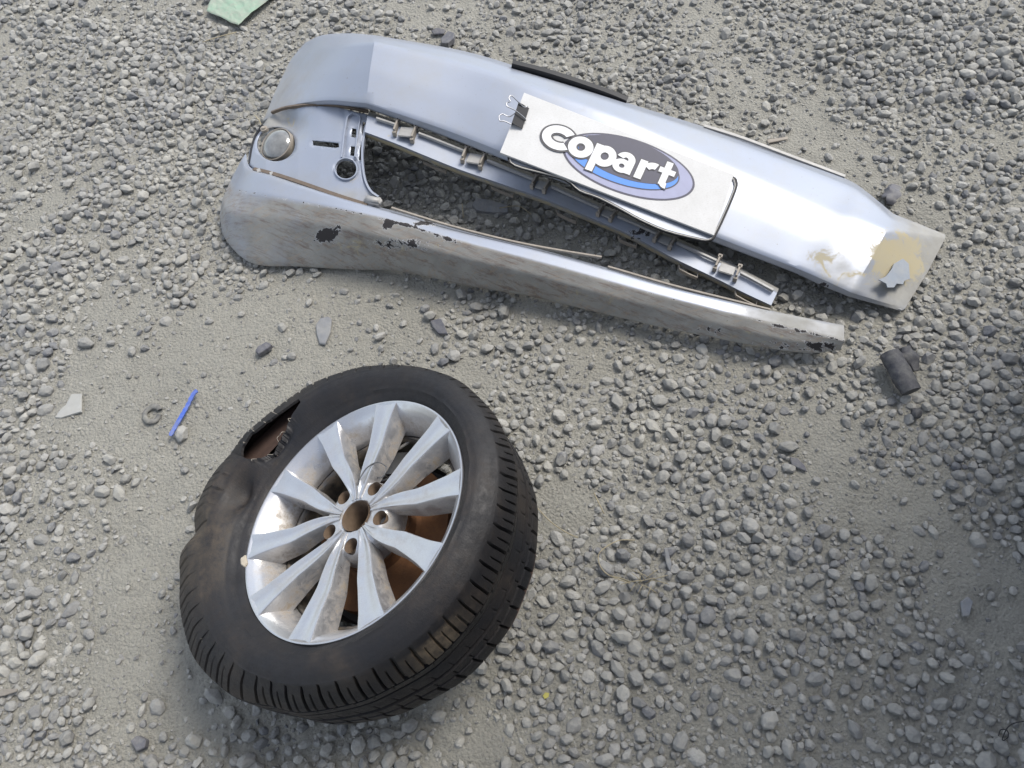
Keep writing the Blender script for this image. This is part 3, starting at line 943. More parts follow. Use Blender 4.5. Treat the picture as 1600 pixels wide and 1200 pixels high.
for ai in range(10):
    a = sp_a[ai] if True else 0
    # radius, half width of face, z of the face, flank spread, depth
    st = [(0.033, 0.0050, -0.0140, 0.001, 0.020), (0.055, 0.0085, -0.0125, 0.002, 0.026), (0.080, 0.0128, -0.0105, 0.005, 0.031), (0.11, 0.0158, -0.0085, 0.007, 0.036),
          (0.14, 0.0180, -0.0065, 0.008, 0.040), (0.168, 0.0205, -0.0035, 0.009, 0.044), (0.190, 0.0230, -0.0015, 0.011, 0.046), (0.206, 0.0262, 0.0002, 0.016, 0.046), (0.2222, 0.0300, 0.0012, 0.022, 0.030)]
    st = cat_rom(np.array(st) * [1, 0.84, 1, 0.5, 1], 4)
    # inner end pulled towards the lug hole of its pair
    pair = min(lug_a, key=lambda l: abs(dang(l + math.pi / 5, a))) + math.pi / 5
    bend = dang(pair, a)
    P = []
    for (r, hw, zf, fl, dp) in st:
        aa = a + bend * 0.50 * np.clip((0.13 - r) / 0.09, 0, 1) ** 1.1
        c, s = math.cos(aa), math.sin(aa)
        prf = [(-hw - fl, zf - dp), (-hw - fl * 0.6, zf - dp * 0.55), (-hw - 0.0014, zf - 0.0035), (-hw, zf - 0.0004), (-hw + 0.0022, zf), (-hw * 0.4, zf - 0.0022), (hw * 0.4, zf - 0.0022), (hw - 0.0022, zf),
               (hw, zf - 0.0004), (hw + 0.0014, zf - 0.0035), (hw + fl * 0.6, zf - dp * 0.55), (hw + fl, zf - dp), (0, zf - dp - 0.002)]
        for (y, z) in prf: P.append((r * c - y * s, r * s + y * c, z))
    P = np.array(P); k13 = 13
    nr = len(st)
    Q = []
    for i in range(nr - 1):
        for k in range(k13):
            l = (k + 1) % k13; Q.append((i * k13 + k, i * k13 + l, (i + 1) * k13 + l, (i + 1) * k13 + k))
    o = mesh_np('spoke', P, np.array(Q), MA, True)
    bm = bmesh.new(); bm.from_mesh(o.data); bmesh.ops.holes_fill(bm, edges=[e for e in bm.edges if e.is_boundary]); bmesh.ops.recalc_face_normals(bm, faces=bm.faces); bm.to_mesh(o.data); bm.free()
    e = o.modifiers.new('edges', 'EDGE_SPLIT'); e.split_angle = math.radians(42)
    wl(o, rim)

# hub: a plate with five lug holes and the bore, its edge rounded off
def hub():
    loops = [circle(0, 0, 0.0745, n=64), circle(0, 0, 0.0285, n=48)] + [circle(LUGR * math.cos(a), LUGR * math.sin(a), 0.0135, n=28) for a in lug_a]
    bm = fill2d(loops, 0.012)
    for v in bm.verts:
        r = math.hypot(v.co.x, v.co.y)
        v.co.z = -0.0165 - 0.022 * max(0, (r - 0.060) / 0.0145) ** 2 - (0.004 if r < 0.0295 else 0)
    geom = bmesh.ops.extrude_face_region(bm, geom=list(bm.faces))
    for v in geom['geom']:
        if isinstance(v, bmesh.types.BMVert): v.co.z -= 0.030
    o = bm_obj('hub', bm, MA, None, True)
    e = o.modifiers.new('edges', 'EDGE_SPLIT'); e.split_angle = math.radians(40)
    wl(o, rim)
hub()
revolve('bore_sleeve', [(0.0282, -0.0165), (0.0278, -0.020), (0.0275, -0.062), (0.0275, -0.10)], M_INNER, rim, 48)
for a in lug_a:
    disc = 0
    o = revolve('lug_sleeve', [(0.0134, -0.0175), (0.0120, -0.024), (0.0118, -0.046), (0.0, -0.0462)], M_INNER, rim, 24)
    o.location = (LUGR * math.cos(a), LUGR * math.sin(a), 0)
# one wheel bolt left in the hole right of the bore
a = min(lug_a, key=lambda l: abs(dang(l, math.atan2(*wloc(*R5(655, 567))[::-1]))))
bm = bmesh.new()
bmesh.ops.create_cone(bm, cap_ends=True, segments=6, radius1=0.0085, radius2=0.0078, depth=0.012)
bmesh.ops.create_cone(bm, cap_ends=True, segments=20, radius1=0.0108, radius2=0.0108, depth=0.003, matrix=Matrix.Translation((0, 0, -0.005)))
o = wl(bm_obj('wheel_bolt', bm, M_CAL)); o.location = (LUGR * math.cos(a), LUGR * math.sin(a), -0.036)
# broken centre clip on the top spoke
cp = [np.array([*wloc(*R5(*q), -0.008), -0.0085]) for q in ((572, 402), (590, 370), (612, 342), (655, 320), (690, 335), (694, 350), (680, 385), (655, 390))]
o = tube('broken_clip_edge', cp, 0.0011, M_CAL, None, 3, 6); wl(o)
# valve stem
vp = wloc(*R5(215, 545), -0.03); vq = wloc(*R5(250, 600), -0.05)
o = tube('valve_stem', [np.array([*vp, -0.022]), np.array([*(vp * 0.6 + vq * 0.4), -0.034]), np.array([*vq, -0.052])], [0.0042, 0.0042, 0.0045, 0.0048, 0.0052, 0.0058, 0.0065, 0.007, 0.0075], M_BLACK, None, 4, 12); wl(o)
# brake disc, caliper, shield and hub carrier still fixed behind the rim
revolve('brake_disc', [(0.050, -0.066), (0.078, -0.066), (0.0785, -0.088), (0.085, -0.093), (0.140, -0.093), (0.1405, -0.115), (0.05, -0.116)], MRUST, None, 96)
revolve('dust_shield', [(0.02, -0.122), (0.10, -0.124), (0.150, -0.128), (0.156, -0.118)], M_DARK, None, 64)
bm = bmesh.new()
ca = ang(600, 700, -0.08)
for da, r0, r1 in ((-0.28, 0.105, 0.158), (0, 0.10, 0.165), (0.28, 0.105, 0.158)):
    c = np.array([math.cos(ca + da), math.sin(ca + da), 0]); t = np.array([-c[1], c[0], 0])
    box_bm(bm, c * (r0 + r1) / 2 + np.array([0, 0, -0.094]), c * (r1 - r0) / 2, t * 0.022, np.array([0, 0, 0.024]))
bmesh.ops.bevel(bm, geom=list(bm.edges), offset=0.005, segments=2, affect='EDGES')
wl(bm_obj('brake_caliper', bm, M_CAL))
revolve('hub_carrier', [(0.0, -0.125), (0.062, -0.127), (0.066, -0.165), (0.05, -0.200), (0.045, -0.232), (0.0, -0.234)], M_DARK, None, 32)
for q in ((600, 720, 640, 690), (622, 745, 655, 765)):
    o = tube('brake_line', [np.array([*wloc(q[0], q[1], -0.07), -0.064]), np.array([*wloc(q[2], q[3], -0.07), -0.07])], 0.003, M_GREYPL, None, 2, 8); wl(o)
# lower arm of the carrier rests on the ground and props the wheel up
gd = np.array([WM[2, 0], WM[2, 1], WM[2, 2]])           # world down in local terms is -gd
arm0 = np.array([0.0, 0.0, -0.20])
side = np.array([-gd[0], -gd[1], 0]); side /= np.linalg.norm(side)
def world_z(p): return WC[2] + (WM @ p)[2]
arm1 = arm0 - side * 0.10
tlen = (world_z(arm1) - 0.012) / 1.0
arm1 = arm1 - gd * tlen
o = tube('suspension_arm', [arm0, arm0 * 0.5 + arm1 * 0.5 - gd * 0.01, arm1], 0.017, M_DARK, None, 4, 12); wl(o)

# ------------------------------------------------------------------ bumper
bumper = empty('car_bumper', tuple(at(880, 300, 0.0)))
tag(bumper, 'long silver plastic car bumper, dented and muddy, lying face up on gravel', 'bumper')


def bump2(P, px, py, r, ry=None):
    return np.exp(-((P[:, 0] - px) / r) ** 2 - ((P[:, 1] - py) / (ry or r)) ** 2)


FN = np.array([0.1405, -0.325, 1.0]); FN /= np.linalg.norm(FN)          # the face of the bumper slopes to the right and to the viewer
R2 = lambda X, Y: (700 + X / 3.2, 60 + Y / 3.2)
FC = CO + 1.75 * np.mean([ray(*R2(*q)) for q in ((380, 270), (1430, 680), (1331, 985), (259, 570))], axis=0)


def on_face(px, py, h=0.0):
    """point of the sloping face (h above it) at this pixel"""
    q = ray(px, py); c = FC + FN * (h - 0.020)
    return CO + q * (((c - CO) @ FN) / (q @ FN))


def fz(px, py, h=0.0): return float(on_face(px, py, h)[2])


def upper_attrs(P, V, v):
    mud = 0.06 + 0.55 * np.clip((P[:, 0] - 1365 - (P[:, 1] - 360) * -0.25) / 60, 0, 1) + 0.30 * bump2(P, 1330, 430, 60, 40)
    mud += 0.35 * np.clip(1 - (P[:, 0] - 440) / 60, 0, 1) * (P[:, 0] < 520)
    tan = 0.62 * bump2(P, 1284, 400, 28, 16) + 0.85 * bump2(P, 1390, 405, 36, 48) + 0.45 * bump2(P, 1310, 432, 46, 14) + 0.45 * bump2(P, 1425, 400, 40, 40)
    chip = 0.75 * bump2(P, 1285, 446, 20, 8) + 0.45 * bump2(P, 1375, 440, 14, 12) + 0.35 * bump2(P, 1225, 402, 20, 6)
    return {'mud': np.clip(mud, 0, 1), 'tan': tan, 'chip': chip}


#           c0            c1            c2            c3a           c3b           c4            c5            c6            c7             c8             c9             c9b            c10            c11
far = [(478, 66, .02), (503, 55, .05), (545, 52, .07), (586, 55, .08), (604, 57, .08), (730, 81, .07), (850, 118, .06), (981, 161, .06), (1106, 200, .06), (1206, 236, .06), (1316, 277, .06), (1352, 298, .055), (1396, 334, .05), (1476, 366, .03)]
roll_ = [(474, 70, .04), (503, 58, .08), (545, 56, .115), (586, 58, .13), (604, 60, .13), (729, 85, .115), (848, 123, .11), (978, 166, .105), (1103, 206, .10), (1203, 242, .10), (1312, 284, .10), (1350, 304, .09), (1394, 341, .075), (1477, 368, .04)]
crease = [(455, 92, .05), (490, 80, .10), (538, 70, .155), (585, 66, .178), (604, 70, .18), (725, 101, .18), (842, 140, .175), (965, 184, .172), (1085, 238, .168), (1185, 282, .162), (1282, 326, .150), (1335, 342, .135), (1386, 360, .115), (1477, 372, .05)]
mid = [(432, 138, .05), (468, 122, .11), (523, 112, .165), (578, 110, .190), (597, 113, .192), (712, 152, .195), (828, 190, .192), (948, 238, .19), (1066, 289, .185), (1168, 331, .178), (1261, 370, .162), (1310, 388, .145), (1360, 408, .118), (1450, 424, .05)]
low = [(414, 182, .05), (446, 166, .105), (508, 156, .165), (572, 160, .190), (592, 164, .192), (700, 203, .195), (813, 247, .192), (930, 292, .19), (1045, 339, .185), (1150, 381, .178), (1240, 416, .160), (1285, 435, .140), (1330, 456, .105), (1414, 482, .03)]
lip = [(411, 189, .035), (445, 171, .09), (507, 163, .145), (571, 168, .168), (591, 172, .17), (697, 214, .172), (809, 258, .17), (926, 303, .168), (1041, 349, .164), (1146, 390, .157), (1237, 425, .14), (1282, 446, .12), (1326, 464, .085), (1408, 486, .01)]
under = [(418, 192, .03), (450, 175, .075), (510, 165, .11), (573, 170, .13), (593, 174, .135), (699, 215, .135), (811, 259, .135), (928, 304, .133), (1043, 350, .13), (1148, 391, .125), (1239, 424, .11), (1284, 444, .095), (1328, 462, .06), (1408, 484, .005)]
for row in (far, roll_, crease, mid, low, lip, under): del row[4]
EXT = {3: -.080, 4: -.062, 5: -.030, 6: -.006, 7: .002, 8: .022, 9: .050, 10: .070}
for k_ in range(3, 11):                              # main face on its plane, the skin bowed at both ends
    for row, h in ((crease, 0.0), (mid, 0.003), (low, 0.0)):
        x, y, _ = row[k_]; row[k_] = (x, y, fz(x, y, h) + EXT[k_])
    x, y, _ = roll_[k_]; roll_[k_] = (x, y, crease[k_][2] - 0.022)
    x, y, _ = far[k_]; far[k_] = (x, y, crease[k_][2] - 0.062)
    x, y, _ = lip[k_]; lip[k_] = (x, y, low[k_][2] - 0.020)
    x, y, _ = under[k_]; under[k_] = (x, y, low[k_][2] - 0.052)
zl = crease[3][2]
for k_, f in ((0, 0.22), (1, 0.52), (2, 0.83)):       # the left side bends down to the ground
    for row, d in ((far, -0.06), (roll_, -0.02), (crease, 0.0), (mid, 0.0), (low, -0.004), (lip, -0.022), (under, -0.05)):
        x, y, _ = row[k_]; ref = {id(far): far, id(roll_): roll_}.get(id(row), row)[3][2]
        row[k_] = (x, y, max(0.02, ref * f))
for k_, f in ((11, 0.93), (12, 0.14)):
    for row in (far, roll_, crease, mid, low, lip, under):
        x, y, _ = row[k_]; row[k_] = (x, y, max(0.012, row[10][2] * f))
print('face z left', zl, 'right', crease[10][2], 'low left', low[3][2], 'low right', low[10][2])
skin('upper_beam', [far, roll_, crease, mid, low, lip, under], MP, bumper, 10, 8, 1, 0.003, upper_attrs, creases=(3, 11))

# seals and flange along the far edge
strip('rubber_seal', [(x, y, fz(x, y + 22) - .062) for x, y in ((800, 101), (850, 114), (910, 133), (955, 149), (979, 159))], 0.014, 0.02, M_SEAL, bumper, 4)
strip('mounting_flange', [(x, y, fz(x, y + 35) - .050 + .00018 * (x - 1085)) for x, y in ((1100, 197), (1160, 216), (1240, 246), (1320, 276))], 0.008, 0.006, M_GREYPL, bumper, 4)

# grille bar
def bar_attrs(P, V, v):
    return {'mud': 0.10 + 0.5 * (v < 0.8) + 0.5 * (v > 2.3), 'tan': 0.25 * bump2(P, 620, 210, 60) + 0.5 * (v > 2.3), 'chip': 0.55 * bump2(P, 1000, 362, 30, 20) + 0.15}
T_ = [(574, 181), (622, 197), (680, 219), (730, 239), (795, 265), (860, 291), (931, 323), (1000, 353), (1056, 379), (1125, 411), (1170, 434), (1214, 458)]
B_ = [(570, 206), (613, 222), (669, 245), (719, 265), (783, 287), (848, 310), (920, 339), (985, 367), (1044, 399), (1115, 433), (1162, 457), (1205, 477)]
zb = np.array([max(0.05, fz(x, y) - 0.026 + np.interp(x, [574, 720, 850, 1000, 1214], [-.078, -.062, -.030, -.006, .03])) for x, y in T_])
skin('grille_bar', [[(x + 3, y - 7, z - .03) for (x, y), z in zip(T_, zb)], [(x, y, z) for (x, y), z in zip(T_, zb)], [(x, y, z - .006) for (x, y), z in zip(B_, zb)], [(x - 2, y + 6, z - .028) for (x, y), z in zip(B_, zb)], [(x - 2, y + 7, z - .046) for (x, y), z in zip(B_, zb)]],
     MP, bumper, 5, 4, 0, 0.003, bar_attrs)
def onbar(x, f, dz=0.0):
    """a point on the bar: x pixel along its top edge, f across (0 top, 1 bottom)"""
    i = np.interp(x, [p[0] for p in T_], np.arange(len(T_)))
    k = np.arange(len(T_))
    tx, ty = np.interp(i, k, [p[0] for p in T_]), np.interp(i, k, [p[1] for p in T_])
    bx, by = np.interp(i, k, [p[0] for p in B_]), np.interp(i, k, [p[1] for p in B_])
    return atb(tx + (bx - tx) * f, ty + (by - ty) * f, np.interp(i, k, zb) + dz)
prev = 584
clips = [(622, 650), (729, 757), (838, 857), (941, 961), (1030, 1053), (1122, 1153)]
ends = []
def clip_bm():
    bm = bmesh.new()
    return bm
for (xa, xb) in clips:
    ends.append((prev + 4, xa - 3)); prev = xb
    for x in (xa, xb):
        p0, p1 = onbar(x, -0.18), onbar(x, 0.50)
        d = p1 - p0; ln = np.linalg.norm(d); d /= ln
        s = np.cross(d, [0, 0, 1.0]); s /= np.linalg.norm(s)
        bm = bmesh.new(); z1 = np.array([0, 0, 1.0])
        box_bm(bm, (p0 + p1) / 2 + z1 * 0.006, d * ln / 2, s * 0.0022, z1 * 0.011)
        box_bm(bm, p1 + z1 * 0.004 + d * 0.003, d * 0.003, s * 0.0045, z1 * 0.007)
        box_bm(bm, p0 + z1 * 0.012, d * 0.004, s * 0.005, z1 * 0.005)
        bm_obj('clip', bm, M_CLIPMUD, bumper)
    m0, m1 = onbar((xa + xb) / 2, -0.12, 0.006), onbar((xa + xb) / 2, 0.45, 0.008)
    d = m1 - m0; ln = np.linalg.norm(d); d /= ln
    s = np.cross(d, [0, 0, 1.0]); s /= np.linalg.norm(s)
    wdt = abs(xb - xa) * 0.36 * np.linalg.norm(m0 - CO) / F
    bm = bmesh.new(); box_bm(bm, (m0 + m1) / 2, d * ln / 2, s * wdt, np.array([0, 0, 0.0025]))
    bmesh.ops.bevel(bm, geom=list(bm.edges), offset=0.0015, segments=2, affect='EDGES')
    bm_obj('clip_tab', bm, M_GREYPL, bumper)
ends.append((prev + 4, 1208))
for (xa, xb) in ends:
    pts = [onbar(x, -0.02, 0.007) for x in np.linspace(xa, xb, 5)]
    strip('bar_rail', pts, 0.005, 0.008, M_GREYPL, bumper, 1, True)
for (xa, ya, xb, yb) in ((660, 247, 698, 263), (766, 286, 803, 301), (869, 327, 901, 342), (966, 369, 995, 380), (1060, 415, 1090, 429), (1148, 456, 1182, 473)):
    strip('lower_tab', [(x_, y_, max(0.03, fz((xa + xb) / 2, (ya + yb) / 2) - .075 + np.interp(xa, [574, 720, 850, 1000, 1214], [-.078, -.062, -.030, -.006, .03]))) for x_, y_ in ((xa, ya), (xa + 2, ya + 7), ((xa + xb) / 2, (ya + yb) / 2 + 7), (xb - 1, yb + 6), (xb, yb - 1))], 0.003, 0.010, M_CLIPMUD, bumper, 1)

# lower lip
def lower_attrs(P, V, v):
    front = np.clip((v - 1.85) / 0.35, 0, 1)
    mud = front * (0.42 + 0.5 * np.clip((P[:, 0] - 380) / 250, 0, 1)) + 0.10 + 0.42 * np.clip((P[:, 0] - 1130) / 110, 0, 1)
    tan = front * (0.20 * bump2(P, 560, 375, 90, 25) + 0.22 * bump2(P, 640, 390, 200, 30) + 0.35 * bump2(P, 1180, 525, 110, 18) + 0.35 * bump2(P, 900, 460, 200, 20))
    ridge = np.exp(-((v - 2.02) / 0.16) ** 2)
    chip = ridge * (0.56 * (P[:, 0] > 370) * (P[:, 0] < 730) + 0.40 * (P[:, 0] > 900)) + 0.85 * bump2(P, 508, 366, 20, 12) + 0.5 * bump2(P, 530, 350, 16, 10) + 0.9 * bump2(P, 605, 352, 11, 8) + 0.45 * bump2(P, 640, 382, 60, 14) \
        + 0.8 * bump2(P, 665, 349, 34, 7) + 0.55 * bump2(P, 1225, 540, 70, 12) + 0.5 * bump2(P, 1290, 540, 30, 14) + 0.30 * front * bump2(P, 560, 380, 160, 22) + 0.28 * front * bump2(P, 850, 445, 180, 16) + 0.5 * bump2(P, 1110, 515, 60, 14) + 0.42 * bump2(P, 1250, 512, 60, 12)
    return {'mud': np.clip(mud, 0, 1), 'tan': tan, 'chip': chip, 'streak': front}
#          x0            x1            x2            x3            x4            x5             x6             x7             x8             x9             x10            x11
l_in = [(384, 240, .06), (392, 262, .075), (425, 272, .085), (475, 288, .09), (540, 309, .092), (625, 332, .092), (700, 354, .09), (830, 386, .088), (940, 416, .085), (1050, 448, .08), (1203, 485, .075), (1318, 508, .065)]
l_up = [(377, 250, .07), (386, 264, .095), (418, 274, .108), (470, 291, .115), (538, 312, .117), (622, 335, .117), (699, 357, .115), (829, 389, .11), (939, 419, .105), (1050, 451, .10), (1204, 487, .09), (1319, 510, .08)]
l_rg = [(360, 283, .06), (372, 296, .09), (404, 303, .105), (463, 314, .114), (545, 329, .118), (618, 346, .118), (721, 377, .116), (830, 406, .11), (938, 436, .104), (1050, 467, .098), (1206, 506, .088), (1319, 533, .076)]
l_fr = [(347, 312, .045), (356, 330, .07), (396, 338, .082), (462, 346, .09), (549, 361, .095), (622, 378, .096), (725, 405, .094), (830, 430, .089), (936, 459, .083), (1050, 487, .077), (1214, 528, .067), (1316, 540, .06)]
l_bt = [(343, 338, .02), (352, 375, .02), (394, 412, .02), (468, 417, .02), (554, 422, .02), (627, 425, .022), (736, 448, .028), (830, 464, .032), (935, 489, .036), (1050, 515, .038), (1237, 550, .036), (1312, 548, .035)]
l_un = [(350, 340, .012), (360, 374, .008), (400, 408, .006), (472, 412, .006), (558, 417, .006), (630, 420, .008), (738, 444, .012), (832, 460, .016), (937, 485, .02), (1052, 511, .022), (1236, 546, .022), (1308, 545, .025)]
for row in (l_in, l_up, l_rg, l_fr, l_bt, l_un):
    for k_, p in enumerate(row): row[k_] = (p[0], p[1], p[2] * (0.82 if row in (l_bt, l_un) else np.interp(k_, [0, 1, 2, 4, 6, 9, 11], [1.05, 1.25, 1.4, 1.35, 1.15, 0.95, 0.82])))
skin('lower_lip', [l_in, l_up, l_rg, l_fr, l_bt, l_un], MP, bumper, 10, 8, 1, 0.003, lower_attrs)
strip('edge_strip', [(612, 325, .150), (700, 352, .136), (790, 375, .124), (860, 389, .114), (940, 402, .104)], 0.004, 0.006, M_CLIPMUD, bumper, 4)
strip('edge_strip', [(950, 417, .098), (1050, 446, .088), (1130, 466, .074), (1203, 484, .07)], 0.004, 0.006, M_CLIPMUD, bumper, 4)

# fog lamp panel with its holes
PXs = np.array([385, 415, 442, 465, 500, 530, 556, 600])
PYT = np.array([215, 190, 172, 167, 166, 168, 175, 182]); PYB = np.array([255, 270, 277, 285, 297, 308, 316, 322])
PZT = np.array([.07, .10, .130, .150, .165, .172, .172, .17]); PZB = np.array([.09, .130, .140, .146, .150, .152, .152, .152])
def panel_z(x, y):
    f = np.clip((y - np.interp(x, PXs, PYT)) / (np.interp(x, PXs, PYB) - np.interp(x, PXs, PYT)), 0, 1)
    z = np.interp(x, PXs, PZT) * (1 - f) + np.interp(x, PXs, PZB) * f - 0.010
    z = z - 0.038 * math.exp(-((x - 450) / 26) ** 2 - ((y - 194) / 24) ** 2)           # dished above the lamp
    z += 0.005 * np.clip((x - 538) / 6, 0, 1) * (y < 250)
    return float(z)
outline = smooth_loop([(413, 192), (424, 179), (442, 172), (465, 167), (500, 166), (530, 168), (556, 175), (574, 179), (577, 190), (571, 206), (568, 230), (567, 255), (570, 281), (579, 299), (593, 307), (592, 317), (577, 321),
                       (530, 307), (470, 286), (427, 272), (396, 264), (388, 255), (391, 230), (401, 207)], 3)
holes = [circle(431, 225, 30, 27, 30), circle(541, 265, 16, 15, 24), [(488, 219), (529, 223), (530, 230), (524, 231), (489, 227)], [(550, 200), (557, 201), (556, 215), (549, 214)], [(548, 228), (555, 229), (554, 244), (547, 243)],
         [(567, 189), (572, 191), (570, 212), (565, 211)], [(563, 226), (567, 227), (565, 251), (561, 250)]]
bm = fill2d([outline] + holes, 9)
for v in bm.verts:
    v.co = Vector(atb(v.co.x, v.co.y, panel_z(v.co.x, v.co.y)))
bmesh.ops.recalc_face_normals(bm, faces=bm.faces)
if sum(f.normal.z for f in bm.faces) < 0: bmesh.ops.reverse_faces(bm, faces=bm.faces)
nv = len(bm.verts)
me = bpy.data.meshes.new('fog_lamp_panel'); bm.to_mesh(me); bm.free()
for p in me.polygons: p.use_smooth = True
me.materials.append(MP)
P = topix(np.array([v.co[:] for v in me.vertices]))
for an, av in (('mud', 0.08 + 0.35 * np.clip((P[:, 1] - 285) / 20, 0, 1) + 0.4 * bump2(P, 415, 190, 18) + 0.4 * bump2(P, 440, 192, 24)), ('tan', 0.35 * bump2(P, 545, 288, 20) + 0.5 * bump2(P, 455, 192, 16)), ('chip', 0 * P[:, 0])):
    aa = me.attributes.new(an, 'FLOAT', 'POINT'); aa.data.foreach_set('value', av.astype(np.float32))
panel = bpy.data.objects.new('fog_lamp_panel', me); COL.objects.link(panel); rel(panel, bumper)
m = panel.modifiers.new('thickness', 'SOLIDIFY'); m.thickness = 0.0035; m.offset = -1
def prail(pts, w=0.004, h=0.008, mat=MP, dz=0.003, name='panel_rib'):
    return strip(name, [(x, y, panel_z(x, y) + dz) for x, y in pts], w, h, mat, bumper, 3)
prail([(552, 178), (544, 183), (541, 196), (538, 214), (536, 234), (534, 247)])
prail([(552, 178), (560, 181), (563, 186), (560, 205), (557, 228), (555, 246)], 0.003)
prail([(577, 183), (571, 206), (567, 232), (567, 256), (571, 282), (580, 300), (592, 309)], 0.005, 0.010)
strip('ring_rib', [(*q, panel_z(*q) + 0.002) for q in circle(541, 265, 17.5, 16.5, 22)], 0.003, 0.008, MP, bumper, 2, closed=True)
strip('panel_gap_strip', [(398, 266, .112), (430, 274, .130), (470, 287, .138), (530, 308, .142), (574, 322, .140)], 0.010, 0.012, M_GAP, bumper, 4)  # solid strip coloured dark to stand for the shaded gap below the panel
strip('slot_lip', [(425, 176, .098), (450, 168, .125), (500, 163, .156), (535, 166, .165), (575, 174, .165)], 0.006, 0.008, M_GAP, bumper, 4)
for (x, y) in ((405, 268), (425, 273), (448, 281), (478, 290), (517, 304)):
    bm = bmesh.new(); box_bm(bm, atb(x, y, .130), (0.004, 0.001, 0), (-0.001, 0.006, 0), (0, 0, 0.005)); bm_obj('gap_tooth', bm, M_GREYPL, bumper)
tipc = atb(583, 314, .145)
bm = bmesh.new(); box_bm(bm, tipc, (0.020, -0.009, 0), (0.004, 0.010, 0), (0, 0, 0.008)); bmesh.ops.bevel(bm, geom=list(bm.edges), offset=0.004, segments=2, affect='EDGES')
bm_obj('panel_foot', bm, M_GREYPL, bumper, True)
# lamp
pA, pB, pC = (atb(x, y, panel_z(x, y)) for x, y in ((420, 240), (470, 238), (462, 205)))
lc = atb(431, 225, panel_z(431, 240) - 0.006)
ln_ = np.array([-0.30, -0.16, 0.94]); ln_ /= np.linalg.norm(ln_)
lx = cr_ - ln_ * (cr_ @ ln_); lx /= np.linalg.norm(lx); ly = np.cross(ln_, lx)
fog = mesh_np('fog_lamp', *(lambda pr, n: ((lc + np.einsum('aj,jk->ak', np.stack([pr[None, :, 0] * np.cos(np.linspace(0, 2 * np.pi, n, endpoint=False))[:, None], pr[None, :, 0] * np.sin(np.linspace(0, 2 * np.pi, n, endpoint=False))[:, None], np.tile(pr[:, 1], (n, 1))], -1).reshape(-1, 3), np.stack([lx, ly, ln_]))), grid_faces(n, len(pr), True)))(np.array([(0.047, -0.022), (0.0472, -0.002), (0.0465, 0.0005), (0.0448, 0.0005), (0.0442, -0.004)]), 48), M_CLIPMUD, True, bumper)
nl = N('hazy_lamp_lens'); pl_ = nl.pos()
nl.set(Base_Color=nl.mix(nl.ramp(nl.noise(30, 5, 0.6, pl_), 0.3, 0.7), (0.13, 0.13, 0.12), (0.30, 0.295, 0.275)), Roughness=0.14, Metallic=0.2)
nl.b.inputs['Coat Weight'].default_value = 1.0; nl.b.inputs['Coat Roughness'].default_value = 0.06
pr = np.array([(0.0445, -0.003), (0.0405, 0.003), (0.031, 0.0080), (0.018, 0.011), (0.006, 0.0125), (0.0005, 0.0126)])
aa_ = np.linspace(0, 2 * np.pi, 48, endpoint=False)
LV = np.stack([pr[None, :, 0] * np.cos(aa_)[:, None], pr[None, :, 0] * np.sin(aa_)[:, None], np.tile(pr[:, 1], (48, 1))], -1).reshape(-1, 3)
lens_o = mesh_np('lens', lc + LV @ np.stack([lx, ly, ln_]), grid_faces(48, len(pr), True), nl.m, True)
lens_o.parent = fog; lens_o.matrix_parent_inverse = (fog.matrix_parent_inverse).inverted() @ Matrix.Identity(4)
lens_o.matrix_parent_inverse = (bumper.matrix_basis @ fog.matrix_parent_inverse @ fog.matrix_basis).inverted()
sc = atb(413, 202, panel_z(413, 202) + .006)
bm = bmesh.new(); bmesh.ops.create_cone(bm, cap_ends=True, segments=18, radius1=0.0105, radius2=0.0095, depth=0.008, matrix=Matrix.Translation(sc))
bmesh.ops.create_cone(bm, cap_ends=True, segments=12, radius1=0.006, radius2=0.005, depth=0.004, matrix=Matrix.Translation(Vector(sc) + Vector((0, 0, 0.006))))
bm_obj('lamp_screw', bm, M_CLIPMUD, bumper)
strip('lamp_gap_strip', [(391, 258, .08), (394, 235, .075), (400, 215, .075), (412, 196, .088)], 0.006, 0.012, M_BLACK, bumper, 3)  # black strip in place of the dark gap along the panel's left edge
# loose paint flap on the muddy end
fl = [(1373, 437), (1384, 432), (1393, 421), (1397, 412), (1404, 408), (1411, 404), (1420, 412), (1421, 424), (1422, 435), (1413, 439), (1411, 444), (1401, 443), (1397, 449), (1387, 449), (1385, 443)]
bm = fill2d([fl], 8)
for v in bm.verts:
    x, y = v.co.x, v.co.y
    v.co = Vector(atb(x, y, np.interp(x, [1360, 1450], [mid[11][2], mid[12][2]]) + 0.008))
bmesh.ops.recalc_face_normals(bm, faces=bm.faces)
o = bm_obj('paint_flap', bm, simple('pale_primer', (0.22, 0.245, 0.28), 0.5, 0.2, 0.2, 40, 0.2, 0.3), bumper)
m = o.modifiers.new('thickness', 'SOLIDIFY'); m.thickness = 0.002

# ------------------------------------------------------------------ number plate frame and sign board
c4 = [on_face(*R2(*q), 0.034) for q in ((380, 270), (1430, 680), (1331, 985), (259, 570))]
uB = (c4[1] - c4[0]) + (c4[2] - c4[3]); uB /= np.linalg.norm(uB)
vv = (c4[0] - c4[3]) + (c4[1] - c4[2])
print('board angle', math.degrees(math.acos(np.clip((uB @ vv) / np.linalg.norm(vv), -1, 1))), 'len', np.linalg.norm(c4[1] - c4[0]), np.linalg.norm(c4[0] - c4[3]))
nB = FN; vB = np.cross(nB, uB)
cB = sum(c4) / 4
def bloc(X, Y):
    q = ray(*R2(X, Y)); t = ((cB - CO) @ nB) / (q @ nB); p = CO + q * t - cB
    return np.array([p @ uB, p @ vB])
board = empty('sign_board', tuple(cB))
board.matrix_world = Matrix([[uB[i], vB[i], nB[i], cB[i]] for i in range(3)] + [[0, 0, 0, 1]])
